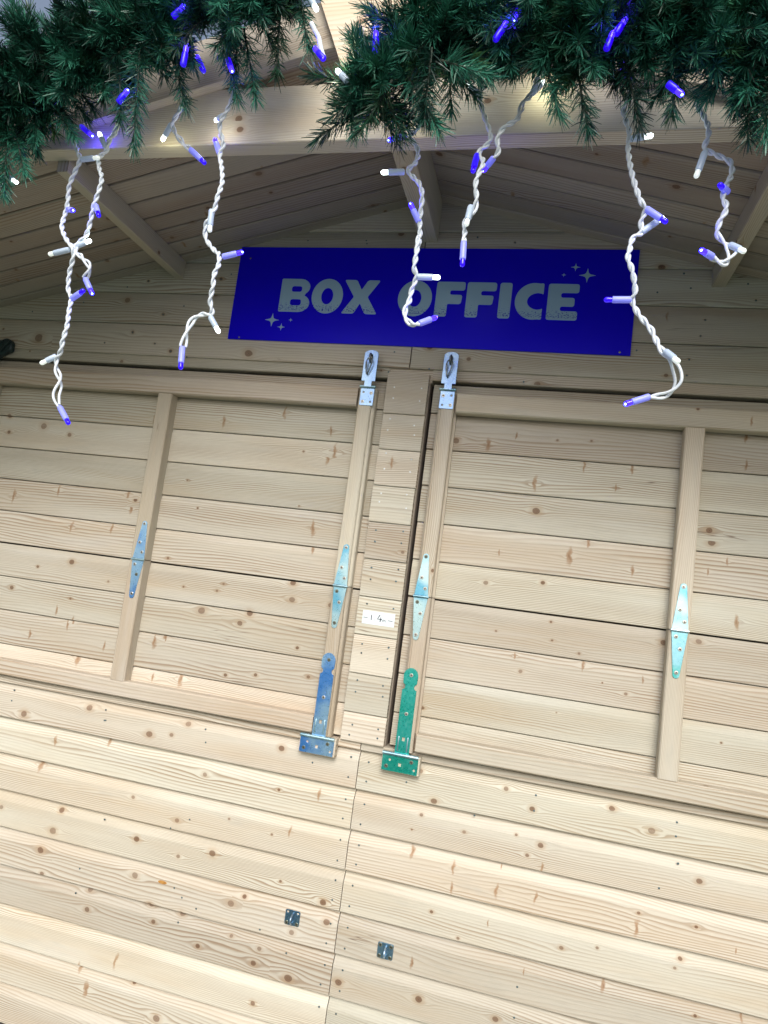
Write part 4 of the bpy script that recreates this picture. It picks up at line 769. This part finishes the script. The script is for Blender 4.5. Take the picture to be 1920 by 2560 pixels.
# ---------------------------------------------------------------- garlands
def catmull(pts, step):
    pts = [Vector(p) for p in pts]; out = []
    P_ = [pts[0]*2-pts[1]]+pts+[pts[-1]*2-pts[-2]]
    for i in range(1, len(P_)-2):
        a, b, c, d = P_[i-1:i+3]; n = max(2, int((c-b).length/step))
        for k in range(n):
            t = k/n; out.append(0.5*((2*b)+(c-a)*t+(2*a-5*b+4*c-d)*t*t+(3*b-a-3*c+d)*t**3))
    out.append(P_[-2]); return out
def garland(name, path, label, dens, extra=(), rad=(0.075, 0.125), name_end=False):
    G = empty(name, tuple(path[0]), label, 'garland', 'pine garlands along the roof edge')
    cl = catmull(path, 0.01); L = sum((cl[i+1]-cl[i]).length for i in range(len(cl)-1))
    twigs = []
    n = int(L*dens)
    for i in range(n):
        k = random.uniform(0, len(cl)-1.001); a = cl[int(k)]; t = (cl[int(k)+1]-a).normalized()
        ang = random.uniform(0, 2*math.pi)
        d = Vector((math.cos(ang)*-t.z, math.sin(ang), math.cos(ang)*t.x))
        if d.y > 0.35: d.y *= -0.6
        d = (d+t*random.uniform(-.6, .6)).normalized()
        Lt = random.uniform(*rad)*(1-.5*max(0, 1-(len(cl)-k if name_end else k)/14)); base = a+Vector((random.gauss(0, .012), random.gauss(0, .012), random.gauss(0, .012)))
        twigs.append((base, d, Lt, random.uniform(-.05, .15)))
    for b, e, gq in extra:
        b, e = Vector(b), Vector(e); twigs.append((b, (e-b).normalized(), (e-b).length, gq))
    stems = MB(); V = []; T = []
    for base, d, Lt, gr in twigs:
        g_ = Vector((0, 0, -1))*gr*Lt
        def pos(t): return base+d*Lt*t+g_*t*t
        stems.tube([pos(t) for t in (0, .33, .66, .95)], [.0022, .0018, .0014, .0008], 5)
        nn = int(Lt*1700); ts = rng.uniform(.06, 1.0, nn)
        B = np.array(base)[None]+np.array(d)[None]*Lt*ts[:, None]+np.array(g_)[None]*(ts**2)[:, None]
        ax = np.array(d)[None]*Lt+2*np.array(g_)[None]*ts[:, None]; ax /= np.linalg.norm(ax, axis=1, keepdims=True)
        rv = rng.normal(size=(nn, 3)); rv -= (rv*ax).sum(1, keepdims=True)*ax; rv /= np.linalg.norm(rv, axis=1, keepdims=True)
        al = np.radians(68-38*ts+rng.normal(0, 15, nn)); ln = rng.uniform(.029, .044, nn)*(1-.22*ts)
        dr = ax*np.cos(al)[:, None]+rv*np.sin(al)[:, None]
        bend = ax*0.18
        mid = B+dr*ln[:, None]*.55; tip = mid+(dr+bend)*ln[:, None]*.42
        sd = np.cross(dr, rng.normal(size=(nn, 3))); sd /= np.linalg.norm(sd, axis=1, keepdims=True)
        wd = rng.uniform(.0007, .0011, nn)[:, None]
        up = np.cross(sd, dr)*wd*.35
        q = np.stack([B-sd*wd*.7, B+sd*wd*.7, mid+sd*wd+up, mid-sd*wd+up, tip+sd*wd*.45, tip-sd*wd*.45], 1)
        V.append(q.reshape(-1, 3))
        t1 = min(1, max(0, random.gauss(.42, .36))); t2 = max(0, random.gauss(-.1, .3)) if random.random() < .5 else 0
        tv = np.zeros((nn*6, 3)); tv[:, 0] = np.clip(t1+np.repeat(rng.normal(0, .14, nn), 6), 0, 1); tv[:, 1] = t2
        T.append(tv)
    V = np.concatenate(V); T = np.concatenate(T); nq = len(V)//6
    idx = (np.arange(nq)*6)[:, None, None]+np.array([[0, 1, 2, 3], [3, 2, 4, 5]])[None]
    me = bpy.data.meshes.new('needles'); me.vertices.add(len(V)); me.vertices.foreach_set('co', V.astype(np.float32).ravel())
    me.loops.add(nq*8); me.loops.foreach_set('vertex_index', idx.ravel().astype(np.int32))
    me.polygons.add(nq*2); me.polygons.foreach_set('loop_start', (np.arange(nq*2)*4).astype(np.int32)); me.update(calc_edges=True)
    at = me.attributes.new('tint', 'FLOAT_VECTOR', 'POINT'); at.data.foreach_set('vector', T.astype(np.float32).ravel())
    part(link('needles', me, NEEDLE), G)
    stems.tube(cl[::3], .006, 8); part(stems.build('wire_stems', STEMW), G)
    return G
garland('pine_garland', GARLAND_LEFT, 'dark green artificial pine garland along the left slope of the roof edge', 500, extra=EXTRA_L, rad=(.08, .135), name_end=True)
garland('pine_garland', GARLAND_RIGHT, 'dark green artificial pine garland drooping along the right slope beside the knotty plate', 500, extra=EXTRA_R, rad=(.07, .12))

# ---------------------------------------------------------------- lights
HOUSE = [(0, .0028), (.0008, .0052), (.003, .0060), (.024, .0060), (.0255, .0056), (.026, .0046)]
def lens_prof(L): return [(0.0, .0044), (L-.0052, .0050), (L-.0028, .0044), (L-.0010, .0028), (L-.0002, .0010)]
def point(loc, col, power, parent):
    l = bpy.data.lights.new('bulb_light', 'POINT'); l.color = col; l.energy = power; l.shadow_soft_size = .004
    o = bpy.data.objects.new('bulb_light', l); COL.objects.link(o); o.location = loc
    bpy.context.view_layer.update(); o.parent = parent; o.matrix_parent_inverse = parent.matrix_world.inverted(); return o
def bulb(base, tip, kind, lit, parent, deep=False):
    a, b = Vector(base), Vector(tip); d = (b-a).normalized(); L = max((b-a).length, .034); L = min(L, .058)
    hl = L-.014; k = hl/.026
    mb = MB(); mb.lathe(a, a+d, [(t*k, r) for t, r in HOUSE], 16)
    hm = BM['hw'] if kind == 'w' else (BM['hd'] if deep else BM['hb'])
    h = part(mb.build('bulb', hm, parent, True), parent)
    mb = MB(); mb.lathe(a+d*hl, a+d*(hl+1), lens_prof(.0145), 14)
    if lit:
        c = a+d*(hl+.0115); side = (Vector(co.location)-c).normalized()
        mb.lathe(c, c+d, [(-.002, .0004), (-.0012, .0042), (.0012, .0038), (.0026, .0004)] if 0 else [(0, .0001), (.0002, .0002)], 6, 0)
        cc = c+side*.0040
        mb.lathe(cc-side*.0016, cc+side, [(0, .0009), (.0012, .0019), (.0024, .0012), (.0028, .0002)], 8, 1)
    lm = BM[{'w': 'w', 'b': 'b'}[kind]+('1' if lit else '0')]
    part(mb.build('lens', [lm, BM['w1'] if kind == 'w' else BM['core']], h, True), h)
    if lit:
        e = a+d*(L+.006)
        if kind == 'b': point(e, (.06, .03, 1.0), BLUE_W*(.25 if deep and base[1] < -.64 else 1)*(2.6 if lit == 2 else 1)*(3 if abs(tip[0]+.40) < .06 and tip[2] < 2.3 else 1), h)
        else: point(e, (1.0, .95, .62) if lit == 2 else (.9, 1, .95), WHITE_W*(2.5 if lit == 2 else .6), h)
BLUE_W, WHITE_W = 0.045, 0.038
NAMES = {'left': 'longest twisted white strand at the far left with a blue bulb at its foot', 'second': 'white strand tangled with the longest left one, ending in a lit blue bulb', 'short': 'shortest white strand before the left of the tie beam, a blue bulb at its end', 'third': 'white strand left of the sign hanging down to the left shutter top', 'middle': 'white light strand hanging right across the letter O of OFFICE on the blue sign', 'centre': 'white strand right of the ridge beam ending at the top edge of the sign', 'branch': 'short slanting white strand meeting another just right of the ridge beam', 'right': 'long white light strand over the right edge of the sign with a looped foot', 'far': 'white strand at upper right ending in a glowing blue bulb by the purlin', 'edge': 'single white bulb on a cord end under the left tip of the garland'}
def strand(nm, pts, bulbs):
    G = empty('light_strand', tuple(pts[0][:3]), NAMES[nm], 'string light', 'white light strands hanging from the garland')
    cl = catmull([p[:3] for p in pts], .0022)
    seps = []
    tot = [0]
    src = [Vector(p[:3]) for p in pts]
    j = 0
    # separation of the two wires along the path
    for q in cl:
        while j < len(src)-2 and (q-src[j+1]).length < (q-src[j]).length and (q-src[j+1]).length < 0.004+0.5*(src[j+1]-src[j]).length: j += 1
        seps.append(pts[j][3])
    seps = np.convolve(np.pad(seps, 6, mode='edge'), np.ones(13)/13, 'valid')
    mb = MB(); r = .0027; ph = random.uniform(0, 6); A_, B_ = [], []
    nrm_ = Vector((1, 0, 0)); dist = 0
    for i, q in enumerate(cl):
        t = (cl[min(i+1, len(cl)-1)]-cl[max(i-1, 0)]).normalized()
        nrm_ = (nrm_-t*nrm_.dot(t)).normalized(); bi = t.cross(nrm_)
        if i: dist += (cl[i]-cl[i-1]).length; ph += (cl[i]-cl[i-1]).length/.040*2*math.pi/max(1, seps[i]**1.6)
        off = (nrm_*math.cos(ph)+bi*math.sin(ph))*r*.98*seps[i]
        A_.append(q+off); B_.append(q-off)
    mb.tube(A_, r, 8); mb.tube(B_, r, 8)
    part(mb.build('cord', CORD, G, True), G)
    for b in bulbs: bulb(b[0], b[1], b[2], b[3], G, deep=(nm == 'centre' and b[2] == 'b' and b[1][2] > 2.2) or (nm == 'right' and b[1][2] > 2.38 and b[2] == 'b'))
    return G
for s_ in STRANDS: strand(*s_)
for side in (-1, 1):
    bl = [b for b in GARLAND_BULBS if (b[0][0] < -0.50) == (side < 0)]
    G = empty('fairy_light_string', tuple(bl[0][0]), ('blue and white fairy lights woven into the left garland' if side < 0 else 'blue and white fairy lights woven into the right garland beside the knotty plate'), 'string light', 'fairy light strings inside the garlands')
    path = GARLAND_LEFT if side < 0 else GARLAND_RIGHT
    mb = MB(); mb.tube(catmull([(p[0], p[1]-.01, p[2]+.01) for p in path], .01), .003, 7)
    if side < 0: mb.tube(catmull(GARLAND_CORD, .004), .0042, 8)
    part(mb.build('cord', CORD, G, True), G)
    for b in bl: bulb(b[0], b[1], b[2], b[3], G, deep=True)
